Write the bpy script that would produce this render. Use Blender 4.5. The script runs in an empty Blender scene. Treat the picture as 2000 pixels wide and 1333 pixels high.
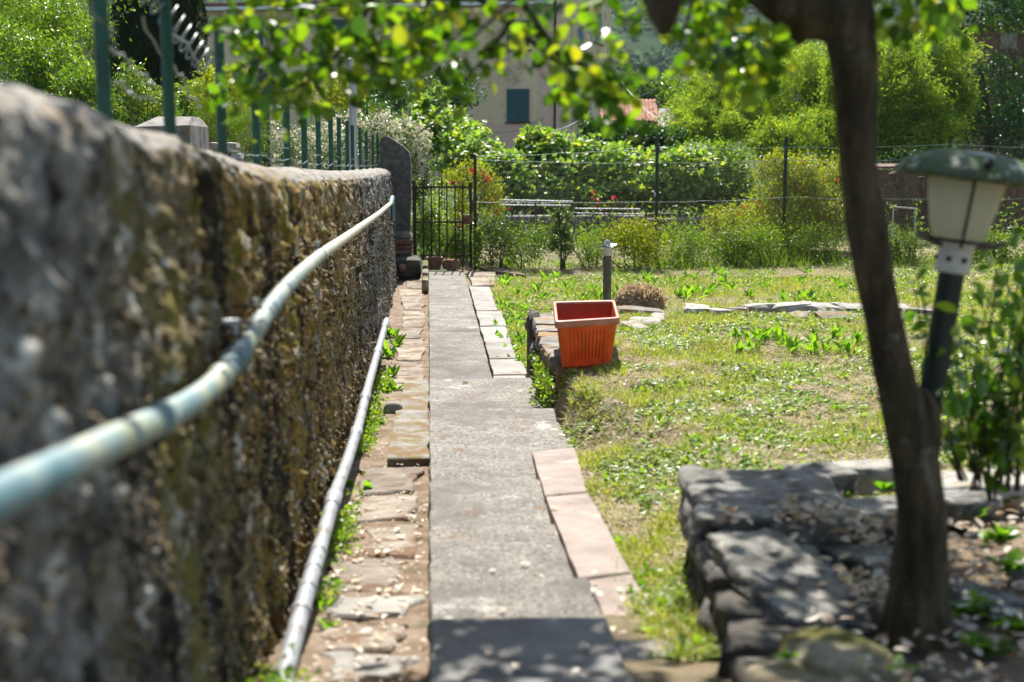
import bpy, math, random
import numpy as np
from mathutils import Vector, Matrix

# ------------------------------------------------------------------ camera, world, sun, exposure
S = bpy.context.scene
C = S.collection
R = math.radians
FPX = 2778.0
PITCH = math.atan(406.5 / FPX)
YAW = math.atan(165.0 / FPX * math.cos(PITCH))
EYE = np.array((0.0, 0.0, 2.0))
cam_d = bpy.data.cameras.new('camera')
cam_d.lens = 50.0; cam_d.sensor_width = 36.0
cam_d.clip_start = 0.05; cam_d.clip_end = 6000
cam_d.dof.use_dof = True
cam_d.dof.focus_distance = 12.5
cam_d.dof.aperture_fstop = 2.5
cam_d.dof.aperture_blades = 9
cam = bpy.data.objects.new('camera', cam_d); C.objects.link(cam)
cam.location = EYE
cam.rotation_euler = (R(90) - PITCH, 0, -YAW)
S.camera = cam

SUN_EL, SUN_AZ = R(47), R(4)          # azimuth from +Y, positive towards +X
w = bpy.data.worlds.new('World'); S.world = w; w.use_nodes = True
nt = w.node_tree; bg = nt.nodes['Background']
sky = nt.nodes.new('ShaderNodeTexSky'); sky.sky_type = 'NISHITA'; sky.sun_disc = False
sky.sun_elevation = SUN_EL; sky.sun_rotation = SUN_AZ
sky.altitude = 100; sky.air_density = 1.0; sky.dust_density = 1.2
nt.links.new(sky.outputs['Color'], bg.inputs['Color']); bg.inputs['Strength'].default_value = 0.082
sun_d = bpy.data.lights.new('sun', 'SUN'); sun_d.energy = 5.0; sun_d.angle = R(0.53); sun_d.color = (1.0, 0.955, 0.88)
sun = bpy.data.objects.new('sun', sun_d); C.objects.link(sun)
SUNV = np.array((math.sin(SUN_AZ) * math.cos(SUN_EL), math.cos(SUN_AZ) * math.cos(SUN_EL), math.sin(SUN_EL)))
sun.rotation_euler = Vector(SUNV).to_track_quat('Z', 'Y').to_euler()
S.view_settings.view_transform = 'Standard'; S.view_settings.look = 'None'
S.view_settings.exposure = 1.25; S.view_settings.gamma = 1.0
S.render.engine = 'CYCLES'
S.cycles.use_denoising = True
S.cycles.max_bounces = 8; S.cycles.diffuse_bounces = 4; S.cycles.glossy_bounces = 3
S.cycles.transmission_bounces = 6; S.cycles.transparent_max_bounces = 8
S.cycles.caustics_reflective = False; S.cycles.caustics_refractive = False
S.cycles.sample_clamp_indirect = 8

# ------------------------------------------------------------------ pixel <-> world (2000 x 1333 photograph pixels)
_f = np.array((math.sin(YAW) * math.cos(PITCH), math.cos(YAW) * math.cos(PITCH), -math.sin(PITCH)))
_r = np.array((math.cos(YAW), -math.sin(YAW), 0.0))
_u = np.cross(_r, _f)
def ray(px, py): return _f + _r * ((px - 1000.0) / FPX) - _u * ((py - 666.5) / FPX)
def PZ(px, py, z): d = ray(px, py); return EYE + d * ((z - 2.0) / d[2])
def PX(px, py, x): d = ray(px, py); return EYE + d * (x / d[0])
def PY(px, py, y): d = ray(px, py); return EYE + d * (y / d[1])
def XA(px, y): return PY(px, 400, y)[0]
def proj(P):
    P = np.atleast_2d(P) - EYE; z = P @ _f
    return np.stack([1000 + FPX * (P @ _r) / z, 666.5 - FPX * (P @ _u) / z, z], 1)

# ------------------------------------------------------------------ noise
def _h(ix, iy, iz, s):
    n = (ix.astype(np.int64) * 374761393 + iy.astype(np.int64) * 668265263 + iz.astype(np.int64) * 2147483647 + s * 1274126177) & 0xffffffff
    n = ((n ^ (n >> 13)) * 1274126177) & 0xffffffff
    n = ((n ^ (n >> 16)) * 2246822519) & 0xffffffff
    return ((n ^ (n >> 15)) & 0xffff) / 65535.0
def vnoise(P, s=0):
    P = np.asarray(P, float); i = np.floor(P).astype(np.int64); f = P - i; f = f * f * (3 - 2 * f)
    x, y, z = i[:, 0], i[:, 1], i[:, 2]; fx, fy, fz = f[:, 0], f[:, 1], f[:, 2]; out = 0
    for a in (0, 1):
        for b in (0, 1):
            for c in (0, 1):
                out = out + _h(x + a, y + b, z + c, s) * (fx if a else 1 - fx) * (fy if b else 1 - fy) * (fz if c else 1 - fz)
    return out
def fbm(P, o=3, s=0):
    P = np.asarray(P, float); t = 0; a = 1; n = 0
    for k in range(o): t = t + a * (vnoise(P * 2 ** k, s + k) - .5); n += a; a *= .5
    return t / n
def sst(a, b, x): t = np.clip((np.asarray(x, float) - a) / (b - a), 0, 1); return t * t * (3 - 2 * t)

# ------------------------------------------------------------------ mesh helpers
class MB:
    def __init__(s): s.V = []; s.F = []; s.n = 0
    def add(s, V, F):
        V = np.asarray(V, float).reshape(-1, 3)
        for f in (F if isinstance(F, list) else [F]):
            f = np.asarray(f, np.int64)
            if f.size: s.F.append(f + s.n)
        s.V.append(V); s.n += len(V); return s
    def box(s, lo, hi, M=None, ch=0.0):
        lo = np.array(lo, float); hi = np.array(hi, float)
        if ch:
            c = (lo + hi) / 2; h = (hi - lo) / 2; V = []
            for a in (0, 1, 2):
                pass
            sg = [(-1, -1), (1, -1), (1, 1), (-1, 1)]
            V = [(c[0] + x * (h[0] - ch), c[1] + y * (h[1] - ch), lo[2]) for x, y in sg]
            V += [(c[0] + x * h[0], c[1] + y * h[1], lo[2] + ch) for x, y in sg]
            V += [(c[0] + x * h[0], c[1] + y * h[1], hi[2] - ch) for x, y in sg]
            V += [(c[0] + x * (h[0] - ch), c[1] + y * (h[1] - ch), hi[2]) for x, y in sg]
            F = [[3, 2, 1, 0], [12, 13, 14, 15]]
            for k in range(3):
                for i in range(4): j = (i + 1) % 4; F.append([4 * k + i, 4 * k + j, 4 * k + 4 + j, 4 * k + 4 + i])
            V = np.array(V)
        else:
            V = np.array([(x, y, z) for z in (lo[2], hi[2]) for x, y in ((lo[0], lo[1]), (hi[0], lo[1]), (hi[0], hi[1]), (lo[0], hi[1]))])
            F = [[3, 2, 1, 0], [4, 5, 6, 7], [0, 1, 5, 4], [1, 2, 6, 5], [2, 3, 7, 6], [3, 0, 4, 7]]
        if M is not None: V = V @ M[0].T + M[1]
        return s.add(V, np.array(F))
    def prism(s, poly, z0, z1, ins=0.0):
        """polygon (n,2), walls from z0 to z1, top rim chamfered by ins"""
        p = np.array(poly, float); n = len(p); c = p.mean(0)
        q = c + (p - c) * (1 - ins / max(1e-6, np.linalg.norm(p - c, axis=1).mean()))
        zt = np.broadcast_to(np.asarray(z1, float), (n,))
        V = np.concatenate([np.c_[p, np.full(n, z0)], np.c_[p, zt - ins * .7], np.c_[q, zt]])
        F = []
        for k in (0, 1):
            for i in range(n): j = (i + 1) % n; F.append([k * n + i, k * n + j, (k + 1) * n + j, (k + 1) * n + i])
        s.add(V, np.array(F)); base = s.n - len(V)
        s.add(np.r_[np.c_[q, zt], [[c[0], c[1], zt.mean()]]], np.array([[i, (i + 1) % n, n] for i in range(n)]))
        return s
    def tube(s, P, rad, n=8, caps=True):
        P = np.asarray(P, float); m = len(P); rad = np.broadcast_to(np.asarray(rad, float), (m,))
        T = np.gradient(P, axis=0); T /= np.linalg.norm(T, axis=1)[:, None] + 1e-12
        up = np.array((0, 0, 1.0)) if abs(T[0][2]) < .9 else np.array((0, 1.0, 0))
        V = []; a = np.arange(n) * 2 * np.pi / n
        u = np.cross(T[0], up); u /= np.linalg.norm(u)
        for i in range(m):
            u = u - T[i] * (u @ T[i]); u /= np.linalg.norm(u) + 1e-12; v = np.cross(T[i], u)
            V.append(P[i] + rad[i] * (np.cos(a)[:, None] * u + np.sin(a)[:, None] * v))
        V = np.concatenate(V); F = []
        for i in range(m - 1):
            for k in range(n): j = (k + 1) % n; F.append([i * n + k, i * n + j, (i + 1) * n + j, (i + 1) * n + k])
        s.add(V, np.array(F))
        if caps:
            for i, sg in ((0, -1), (m - 1, 1)):
                ring = V[i * n:(i + 1) * n]; t = np.array([[k, (k + 1) % n, n] for k in range(n)])
                s.add(np.r_[ring, [P[i]]], t if sg > 0 else t[:, ::-1])
        return s
    def lathe(s, prof, n=24, M=None, cap=True):
        prof = np.array(prof, float); a = np.arange(n) * 2 * np.pi / n
        V = np.concatenate([np.c_[r * np.cos(a), r * np.sin(a), np.full(n, z)] for r, z in prof]); F = []
        for i in range(len(prof) - 1):
            for k in range(n): j = (k + 1) % n; F.append([i * n + k, i * n + j, (i + 1) * n + j, (i + 1) * n + k])
        if M is not None: V = V @ M[0].T + M[1]
        return s.add(V, np.array(F))
    def build(s, name, mat, parent=None, smooth=False, kind=None, loc=None):
        V = np.concatenate(s.V); me = bpy.data.meshes.new(name)
        nl = sum(f.size for f in s.F); npoly = sum(len(f) for f in s.F)
        me.vertices.add(len(V)); me.vertices.foreach_set('co', V.astype(np.float32).ravel())
        me.loops.add(nl); me.loops.foreach_set('vertex_index', np.concatenate([f.ravel() for f in s.F]).astype(np.int32))
        cnt = np.concatenate([np.full(len(f), f.shape[1], np.int32) for f in s.F])
        me.polygons.add(npoly)
        me.polygons.foreach_set('loop_start', np.r_[0, np.cumsum(cnt)[:-1]].astype(np.int32))
        if smooth: me.polygons.foreach_set('use_smooth', np.ones(npoly, bool))
        else: me.polygons.foreach_set('use_smooth', np.zeros(npoly, bool))
        me.update(calc_edges=True); me.validate()
        for m in (mat if isinstance(mat, (list, tuple)) else [mat]): me.materials.append(m)
        o = bpy.data.objects.new(name, me); C.objects.link(o)
        if parent is not None: o.parent = parent; o.matrix_parent_inverse = parent_inv(parent)
        if kind: o['kind'] = kind
        return o
def parent_inv(p):
    M = Matrix.Translation(p.location) @ p.rotation_euler.to_matrix().to_4x4()
    if p.parent is not None: M = parent_inv(p.parent).inverted() @ M if False else M
    return M.inverted()
def tag(o, label=None, cat=None, group=None, kind=None):
    if label: o['label'] = label
    if cat: o['category'] = cat
    if group: o['group'] = group
    if kind: o['kind'] = kind
    return o
def thing(name, label, cat, loc=(0, 0, 0), group=None):
    o = bpy.data.objects.new(name, None); C.objects.link(o); o.location = [float(v) for v in loc]; o.empty_display_size = .1
    return tag(o, label, cat, group)
def grid_faces(n, m):
    i = np.arange(n - 1)[:, None] * m + np.arange(m - 1)[None, :]; i = i.ravel()
    return np.stack([i, i + 1, i + m + 1, i + m], 1)
def inst(T, F, P, Rm, s):
    """copies of template T (k,3) with faces F, frames Rm (n,3,3 rows x,y,z axes), scale s (n,) or (n,3)"""
    s = np.asarray(s, float); s = s[:, None] if s.ndim == 1 else s
    L = T[None] * (s[:, None, :] if s.shape[1] == 3 else s[:, None, :])
    V = np.einsum('nki,nij->nkj', L, Rm) + P[:, None, :]
    FF = (F[None] + (np.arange(len(P)) * len(T))[:, None, None]).reshape(-1, F.shape[1])
    return V.reshape(-1, 3), FF
def frames(D, N):
    D = D / (np.linalg.norm(D, axis=1)[:, None] + 1e-9); X = np.cross(D, N); X /= np.linalg.norm(X, axis=1)[:, None] + 1e-9
    return np.stack([X, D, np.cross(X, D)], 1)
LEAF4 = (np.array([(0, 0, 0), (.5, .45, .10), (0, 1, 0), (-.5, .45, .10)], float), np.array([[0, 1, 2], [0, 2, 3]]))
LEAF8 = (np.array([(0, 0, 0), (.30, .18, .06), (.5, .50, .10), (.40, .80, .07), (0, 1, -.04), (-.40, .80, .07), (-.5, .50, .10), (-.30, .18, .06)], float),
         np.array([[0, 1, 2], [0, 2, 3], [0, 3, 4], [0, 4, 5], [0, 5, 6], [0, 6, 7]]))
NARROW = (LEAF4[0] * (.45, 1, .6), LEAF4[1])
def unit(rng, n): v = rng.normal(size=(n, 3)); return v / np.linalg.norm(v, axis=1)[:, None]
def cube_t(n):
    """surface of a cube as a grid, n quads along each edge"""
    vs = {}; F = []
    def vid(p):
        k = tuple(p)
        if k not in vs: vs[k] = len(vs)
        return vs[k]
    for ax in range(3):
        for sd in (0, n):
            for i in range(n):
                for j in range(n):
                    q = []
                    for a, b in ((0, 0), (1, 0), (1, 1), (0, 1)):
                        p = [0, 0, 0]; p[ax] = sd; p[(ax + 1) % 3] = i + a; p[(ax + 2) % 3] = j + b; q.append(vid(p))
                    F.append(q if sd else q[::-1])
    V = np.array(list(vs.keys()), float) / n * 2 - 1
    return V, np.array(F)
CT = {n: cube_t(n) for n in (2, 3, 4, 14, 24)}
def rock(mb, c, half, seed, n=2, q=5.0, jit=.10, rz=0.0, tilt=(0, 0), fine=0.0):
    V, F = CT[n]; nrm = (np.abs(V) ** q).sum(1) ** (1 / q); P = V / nrm[:, None]
    d = fbm(P * 1.3 + seed * 7.13, 3, seed) * 2 * jit
    P = P * (1 + d[:, None]); P[:, :2] += fbm(P[:, ::-1] * .9 + seed * 3.3, 2, seed + 5)[:, None] * jit
    if fine: P *= 1 + fine * fbm(P * 6 + seed, 3, seed + 9)[:, None]
    P = P * np.array(half)
    M = np.array((Matrix.Rotation(rz, 3, 'Z') @ Matrix.Rotation(tilt[0], 3, 'X') @ Matrix.Rotation(tilt[1], 3, 'Y')))
    return mb.add(P @ M.T + np.array(c, float), F)

# ------------------------------------------------------------------ materials
def newmat(name):
    m = bpy.data.materials.new(name); m.use_nodes = True; n = m.node_tree
    b = n.nodes['Principled BSDF']; return m, n, b
def nd(n, t, **kw):
    x = n.nodes.new(t)
    for k, v in kw.items(): setattr(x, k, v)
    return x
def rgba(c): return (c[0], c[1], c[2], 1.0)
def ramp(n, fac, cols):
    r = nd(n, 'ShaderNodeValToRGB'); e = r.color_ramp.elements
    while len(e) < len(cols): e.new(.5)
    for k, c in enumerate(cols):
        p, c = c if isinstance(c[1], (tuple, list)) else (k / max(1, len(cols) - 1), c)
        e[k].position = p; e[k].color = rgba(c)
    n.links.new(fac, r.inputs[0]); return r.outputs[0]
def noise(n, vec, scale, detail=4, rough=.6, sc=None, out='Fac'):
    t = nd(n, 'ShaderNodeTexNoise'); t.inputs['Scale'].default_value = scale; t.inputs['Detail'].default_value = detail; t.inputs['Roughness'].default_value = rough
    if sc is not None:
        mp = nd(n, 'ShaderNodeMapping'); mp.inputs['Scale'].default_value = sc; n.links.new(vec, mp.inputs[0]); vec = mp.outputs[0]
    n.links.new(vec, t.inputs['Vector']); return t.outputs[out]
def mixc(n, fac, a, b, mode='MIX'):
    x = nd(n, 'ShaderNodeMix', data_type='RGBA', blend_type=mode)
    for sck, v in ((x.inputs[0], fac), (x.inputs[6], a), (x.inputs[7], b)):
        if hasattr(v, 'links'): n.links.new(v, sck)
        else: sck.default_value = v if isinstance(v, float) else rgba(v)
    return x.outputs[2]
def mrange(n, v, a, b, c=0.0, d=1.0):
    x = nd(n, 'ShaderNodeMapRange'); x.inputs[1].default_value = a; x.inputs[2].default_value = b; x.inputs[3].default_value = c; x.inputs[4].default_value = d
    n.links.new(v, x.inputs[0]); return x.outputs[0]
def pos(n): return nd(n, 'ShaderNodeNewGeometry').outputs['Position']
def objvec(n): return nd(n, 'ShaderNodeTexCoord').outputs['Object']
def bump(n, b, h, strength=.5, dist=.01):
    x = nd(n, 'ShaderNodeBump'); x.inputs['Strength'].default_value = strength; x.inputs['Distance'].default_value = dist
    n.links.new(h, x.inputs['Height']); n.links.new(x.outputs[0], b.inputs['Normal'])
def surf(name, cols, scale=8, rough=.85, spots=None, bs=40, bst=.4, bd=.006, metal=0.0, rnd=0.0, spec=.4, sc=None, islands=False):
    """mottled weathered surface: noise ramp over cols, optional spots [(colour, scale, lo, hi)], fine relief"""
    m, n, b = newmat(name); p = pos(n)
    c = ramp(n, mrange(n, noise(n, p, scale, 6, .65, sc), .3, .7), cols)
    for k, (sc_, ss, lo, hi) in enumerate(spots or []):
        mp = nd(n, 'ShaderNodeMapping'); mp.inputs['Location'].default_value = (k * 3.7 + 1.1, k * 1.9, k * 5.3); n.links.new(p, mp.inputs[0])
        c = mixc(n, mrange(n, noise(n, mp.outputs[0], ss, 5, .62), lo, hi), c, sc_)
    g = noise(n, p, bs * 2.2, 3, .6)
    c = mixc(n, mrange(n, g, .3, .75, .0, .35), c, tuple(v * .45 for v in cols[0]))
    if rnd:
        r = nd(n, 'ShaderNodeNewGeometry').outputs['Random Per Island'] if islands else nd(n, 'ShaderNodeObjectInfo').outputs['Random']
        hs = nd(n, 'ShaderNodeHueSaturation'); n.links.new(c, hs.inputs['Color']); n.links.new(mrange(n, r, 0, 1, 1 - rnd, 1 + rnd), hs.inputs['Value']); c = hs.outputs[0]
    n.links.new(c, b.inputs['Base Color']); b.inputs['Roughness'].default_value = rough; b.inputs['Metallic'].default_value = metal
    b.inputs['Specular IOR Level'].default_value = spec
    bump(n, b, noise(n, p, bs, 6, .7), bst, bd); return m
def leafmat(name, cols, transl=.5, tcol=(1.5, 1.6, .45), rough=.42, spec=.45, obj=False):
    m, n, b = newmat(name)
    if obj:
        r = nd(n, 'ShaderNodeObjectInfo').outputs['Random']
    else:
        r = nd(n, 'ShaderNodeNewGeometry').outputs['Random Per Island']
    c = ramp(n, r, cols)
    n.links.new(c, b.inputs['Base Color']); b.inputs['Roughness'].default_value = rough; b.inputs['Specular IOR Level'].default_value = spec
    t = nd(n, 'ShaderNodeBsdfTranslucent'); n.links.new(mixc(n, 1.0, c, tcol, 'MULTIPLY'), t.inputs[0])
    mx = nd(n, 'ShaderNodeMixShader'); mx.inputs[0].default_value = transl
    n.links.new(b.outputs[0], mx.inputs[1]); n.links.new(t.outputs[0], mx.inputs[2]); n.links.new(mx.outputs[0], n.nodes['Material Output'].inputs[0])
    return m
def plain(name, col, rough=.5, metal=0.0, spec=.5, var=.15, vs=6, dirt=None):
    return surf(name, [tuple(v * (1 - var) for v in col), col, tuple(min(1, v * (1 + var)) for v in col)], vs, rough, dirt, 60, .12, .002, metal, 0, spec)

M = {}
# rough old wall: dark weathered render with ochre lichen streaks running down it
def wall_mat():
    m, n, b = newmat('weathered_wall'); p = pos(n)
    g = noise(n, p, 26, 6, .7)
    grey = ramp(n, mrange(n, g, .32, .7), [(.02, .019, .017), (.08, .075, .066), (.22, .21, .185), (.50, .48, .44)])
    grey = mixc(n, mrange(n, noise(n, p, 2.6, 5, .65), .48, .62), grey, ramp(n, mrange(n, noise(n, p, 17, 5, .7), .35, .66), [(.10, .09, .075), (.25, .235, .205), (.42, .40, .36)]))
    grey = mixc(n, mrange(n, noise(n, p, 6.5, 5, .7), .56, .66), grey, (.03, .027, .022))
    st = noise(n, p, 5.5, 5, .65, (1, 1, .22))
    fine = noise(n, p, 38, 4, .7)
    och = ramp(n, mrange(n, fine, .3, .72), [(.04, .025, .008), (.23, .145, .035), (.54, .38, .125)])
    sep = nd(n, 'ShaderNodeSeparateXYZ'); n.links.new(p, sep.inputs[0])
    band = nd(n, 'ShaderNodeMath', operation='MULTIPLY')
    n.links.new(mrange(n, sep.outputs[1], 1.9, 3.8), band.inputs[0]); n.links.new(mrange(n, sep.outputs[1], 12.5, 8.5), band.inputs[1])
    k = nd(n, 'ShaderNodeMath', operation='MULTIPLY'); n.links.new(mrange(n, st, .30, .48), k.inputs[0]); n.links.new(band.outputs[0], k.inputs[1])
    c = mixc(n, k.outputs[0], grey, och)
    mo = nd(n, 'ShaderNodeMath', operation='MULTIPLY'); n.links.new(mrange(n, noise(n, p, 3.1, 5, .7, (1, 1, .3)), .50, .60), mo.inputs[0]); n.links.new(mrange(n, sep.outputs[1], 9, 4), mo.inputs[1])
    mo2 = nd(n, 'ShaderNodeMath', operation='MULTIPLY'); n.links.new(mo.outputs[0], mo2.inputs[0]); n.links.new(mrange(n, sep.outputs[1], 1.9, 3.0), mo2.inputs[1]); mo = mo2
    c = mixc(n, mo.outputs[0], c, (.20, .165, .02))
    c = mixc(n, mrange(n, noise(n, p, 8.5, 6, .72), .555, .635), c, (.62, .59, .51))
    c = mixc(n, mrange(n, noise(n, p, 4.2, 5, .7, (1, 1, .14)), .49, .58, 0, .92), c, (.013, .010, .007))
    n.links.new(c, b.inputs['Base Color']); b.inputs['Roughness'].default_value = .95; b.inputs['Specular IOR Level'].default_value = .25
    bump(n, b, noise(n, p, 60, 5, .7), .8, .012); return m
M['wall'] = wall_mat()
M['pebble'] = surf('wall_pebbles', [(.03, .022, .012), (.12, .085, .04), (.28, .21, .11), (.55, .48, .36)], 9, .9, None, 60, .3, .004, 0, .55, .25, None, True)
M['coping'] = surf('coping_cement', [(.17, .155, .13), (.29, .265, .23), (.42, .39, .345)], 7, .92, [((.24, .155, .05), 3.2, .50, .64), ((.07, .06, .05), 11, .55, .68)], 70, .6, .008)
M['concrete'] = surf('path_concrete', [(.13, .117, .10), (.22, .20, .172), (.32, .295, .255)], 4.2, .92, [((.15, .075, .025), 3.4, .62, .68), ((.52, .49, .44), 4.3, .60, .72), ((.085, .078, .066), 52, .50, .60), ((.55, .52, .47), 70, .58, .66), ((.11, .10, .085), 2.1, .50, .68), ((.09, .082, .07), 17, .60, .70)], 120, .5, .004, 0, .10)
M['darkstep'] = surf('shaded_step_stone', [(.11, .107, .10), (.19, .185, .175), (.27, .26, .245)], 5, .9, [((.45, .43, .38), 5, .66, .76)], 90, .5, .004)  # nearest treads: darker stone with some of the tree's shade in its colour
M['strip'] = surf('side_strip_stone', [(.18, .14, .105), (.29, .24, .185), (.40, .355, .295)], 4.4, .95, [((.16, .085, .04), 5.4, .50, .60), ((.09, .10, .03), 6, .66, .76)], 90, .6, .006, 0, .22)
M['whiteslab'] = surf('pale_slab', [(.19, .175, .15), (.29, .27, .24), (.40, .375, .335)], 5, .9, [((.22, .15, .09), 4.7, .58, .70), ((.2, .19, .17), 40, .6, .75)], 90, .4, .004, 0, .14)
M['tile'] = surf('pink_terracotta_tile', [(.22, .17, .142), (.32, .255, .215), (.41, .335, .285)], 5, .9, [((.55, .48, .42), 3.8, .6, .72), ((.2, .11, .07), 7, .66, .76)], 100, .4, .003, 0, .10)
M['soil'] = surf('dry_soil', [(.13, .085, .05), (.24, .17, .105), (.37, .285, .19)], 6, .97, [((.42, .35, .24), 8, .55, .72), ((.10, .085, .05), 3, .60, .74)], 60, .9, .02)
M['under'] = surf('green_undergrowth', [(.03, .045, .012), (.055, .075, .02), (.09, .11, .03)], 1.6, .97, [((.14, .12, .06), .5, .60, .74)], 20, .9, .05)
M['lawn'] = surf('dry_lawn_soil', [(.12, .088, .045), (.235, .18, .10), (.39, .31, .195)], 3.6, .97, [((.13, .155, .03), 2.1, .50, .62), ((.50, .41, .28), 9, .56, .68), ((.10, .075, .04), 14, .6, .7)], 55, .9, .02)
M['gutter'] = surf('strip_earth', [(.13, .08, .045), (.24, .17, .11), (.36, .28, .205)], 9, .97, [((.09, .105, .03), 6, .58, .7)], 80, .9, .012)
M['mossslab'] = surf('mossy_step_stone', [(.16, .145, .12), (.25, .23, .195), (.35, .33, .29)], 6, .93, [((.17, .10, .03), 5, .46, .56), ((.16, .13, .02), 8, .54, .62)], 90, .5, .005)
M['stone'] = surf('grey_fieldstone', [(.12, .11, .095), (.22, .20, .17), (.34, .32, .28)], 9, .92, [((.30, .17, .05), 6, .50, .60), ((.10, .09, .03), 4, .62, .72), ((.5, .48, .44), 6, .66, .74)], 50, .6, .012, 0, .18)
M['stonepale'] = surf('pale_fieldstone', [(.26, .24, .20), (.38, .355, .305), (.48, .46, .41)], 9, .92, [((.30, .17, .06), 7, .56, .66), ((.14, .12, .10), 11, .58, .68)], 50, .6, .012, 0, .15)
M['darkstone'] = surf('dark_fieldstone', [(.03, .026, .02), (.07, .06, .045), (.15, .135, .105)], 7, .92, [((.11, .095, .02), 4, .58, .7)], 50, .7, .015, 0, .15)  # near-black stone for side faces and lower courses
M['rock'] = surf('bed_rock', [(.09, .085, .07), (.20, .19, .165), (.34, .33, .295)], 9, .9, [((.05, .044, .034), 9, .52, .62), ((.52, .50, .43), 9, .60, .66), ((.14, .12, .03), 5, .62, .72)], 40, .7, .012, 0, .12)
M['mossrock'] = surf('mossy_rock', [(.16, .13, .075), (.27, .23, .14), (.38, .34, .24)], 6, .95, [((.12, .115, .015), 3.0, .45, .56)], 45, .8, .012)
M['pillar'] = surf('pillar_stone', [(.05, .047, .042), (.10, .094, .084), (.17, .16, .14)], 14, .95, [((.25, .24, .21), 22, .62, .75), ((.14, .13, .05), 6, .64, .76)], 60, .8, .012)
M['brick'] = surf('old_brick', [(.16, .07, .045), (.25, .11, .07), (.34, .19, .13)], 14, .93, [((.07, .05, .04), 9, .55, .7)], 60, .6, .006, 0, .3)
M['bark'] = surf('tree_bark', [(.022, .015, .007), (.075, .054, .026), (.17, .13, .07)], 22, .93, [((.20, .18, .13), 9, .62, .70), ((.06, .065, .025), 5, .58, .7)], 45, 1.0, .012, 0, 0, .3, (1, 1, .3))
M['twig'] = plain('twig_bark', (.07, .048, .028), .9)
M['green_paint'] = surf('green_pole_paint', [(.008, .05, .034), (.012, .075, .05), (.018, .105, .072)], 9, .45, [((.10, .06, .03), 22, .74, .8)], 60, .15, .002)
M['dark_green'] = surf('dark_green_paint', [(.004, .012, .008), (.007, .02, .013), (.012, .03, .02)], 9, .45, [((.12, .11, .09), 34, .76, .82)], 60, .2, .002)
M['wire'] = plain('galvanised_wire', (.30, .34, .33), .45, .7)
M['wire_green'] = plain('green_wire', (.16, .26, .23), .5, .2)
M['mesh_wire'] = plain('hex_mesh_wire', (.12, .105, .085), .6, .4)
def pipe_mat():
    m, n, b = newmat('weathered_pipe_paint'); p = pos(n)
    sep = nd(n, 'ShaderNodeSeparateXYZ'); n.links.new(p, sep.inputs[0])
    a = ramp(n, mrange(n, noise(n, p, 7, 4, .6), .35, .65), [(.06, .145, .18), (.15, .24, .25), (.36, .36, .21)])
    c = ramp(n, mrange(n, noise(n, p, 16, 4, .6), .3, .7), [(.29, .275, .20), (.40, .385, .29), (.50, .48, .38)])
    f = nd(n, 'ShaderNodeMath', operation='ADD'); n.links.new(mrange(n, sep.outputs[1], 2.6, 6.5), f.inputs[0]); n.links.new(mrange(n, noise(n, p, 3, 2), .3, .7, -.35, .35), f.inputs[1])
    f.use_clamp = True
    col = mixc(n, f.outputs[0], a, c)
    col = mixc(n, mrange(n, noise(n, p, 11, 5, .7), .64, .72), col, (.42, .30, .20))
    n.links.new(col, b.inputs['Base Color']); b.inputs['Roughness'].default_value = .55
    bump(n, b, noise(n, p, 50, 4), .15, .002); return m
M['pipe'] = pipe_mat()
M['pipe_blue'] = plain('blue_grey_paint', (.10, .19, .23), .55)
M['pvc'] = surf('grey_white_pipe', [(.22, .235, .255), (.31, .325, .345), (.40, .41, .425)], 8, .5, [((.17, .12, .08), 7, .56, .66), ((.12, .10, .08), 15, .62, .7)], 60, .15, .002)  # brown mottling, part of it broken shadow painted into the pipe
M['iron'] = surf('rusty_iron', [(.022, .016, .012), (.045, .03, .02), (.09, .055, .03)], 22, .75, None, 70, .3, .003)
M['rust'] = surf('rust_brown', [(.09, .045, .025), (.16, .08, .045), (.24, .14, .085)], 8, .85, None, 40, .3, .004)
M['white_paint'] = surf('aged_white_paint', [(.52, .50, .44), (.62, .60, .53), (.70, .68, .62)], 12, .5, [((.22, .12, .05), 16, .68, .76)], 60, .1, .002)
M['pale_metal'] = plain('pale_metal', (.5, .51, .50), .5, .2)
M['grey_pole'] = surf('grey_brown_pole', [(.07, .062, .05), (.12, .105, .085), (.17, .15, .125)], 12, .7, None, 60, .2, .003)
M['black'] = plain('black_iron', (.012, .012, .012), .6)
M['cypress_in'] = plain('cypress_inner_shade', (.03, .035, .02), .95)
M['straw'] = leafmat('dry_straw', [(.34, .26, .15), (.50, .40, .25), (.62, .53, .36), (.40, .33, .22)], .25, (1.1, 1.0, .8), .8, .2)
M['straw_dark'] = leafmat('hay_heap', [(.30, .22, .13), (.50, .39, .25), (.64, .53, .38), (.40, .30, .19)], .35, (1.1, 1.0, .8), .85, .2)
M['grass'] = leafmat('lawn_grass', [(.14, .215, .022), (.22, .29, .035), (.33, .37, .07), (.52, .45, .20)], .45, (1.35, 1.4, .5), .5, .35)
M['clover'] = leafmat('lawn_weed_leaves', [(.09, .17, .02), (.15, .25, .03), (.22, .32, .04), (.30, .36, .07)], .45, (1.4, 1.5, .5), .45, .4)
M['weed'] = leafmat('broad_weed_leaves', [(.09, .20, .02), (.15, .28, .03), (.22, .35, .045)], .5, (1.35, 1.5, .4), .38, .45)
M['litter'] = leafmat('fallen_leaves', [(.55, .45, .33), (.68, .60, .48), (.45, .31, .18), (.74, .68, .57), (.30, .17, .09)], .2, (1.1, 1.0, .8), .6, .35)
M['litter_obj'] = leafmat('fallen_leaf', [(.62, .53, .41), (.74, .66, .54), (.52, .34, .18), (.78, .72, .62)], .15, (1.1, 1.0, .8), .6, .35, True)
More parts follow.
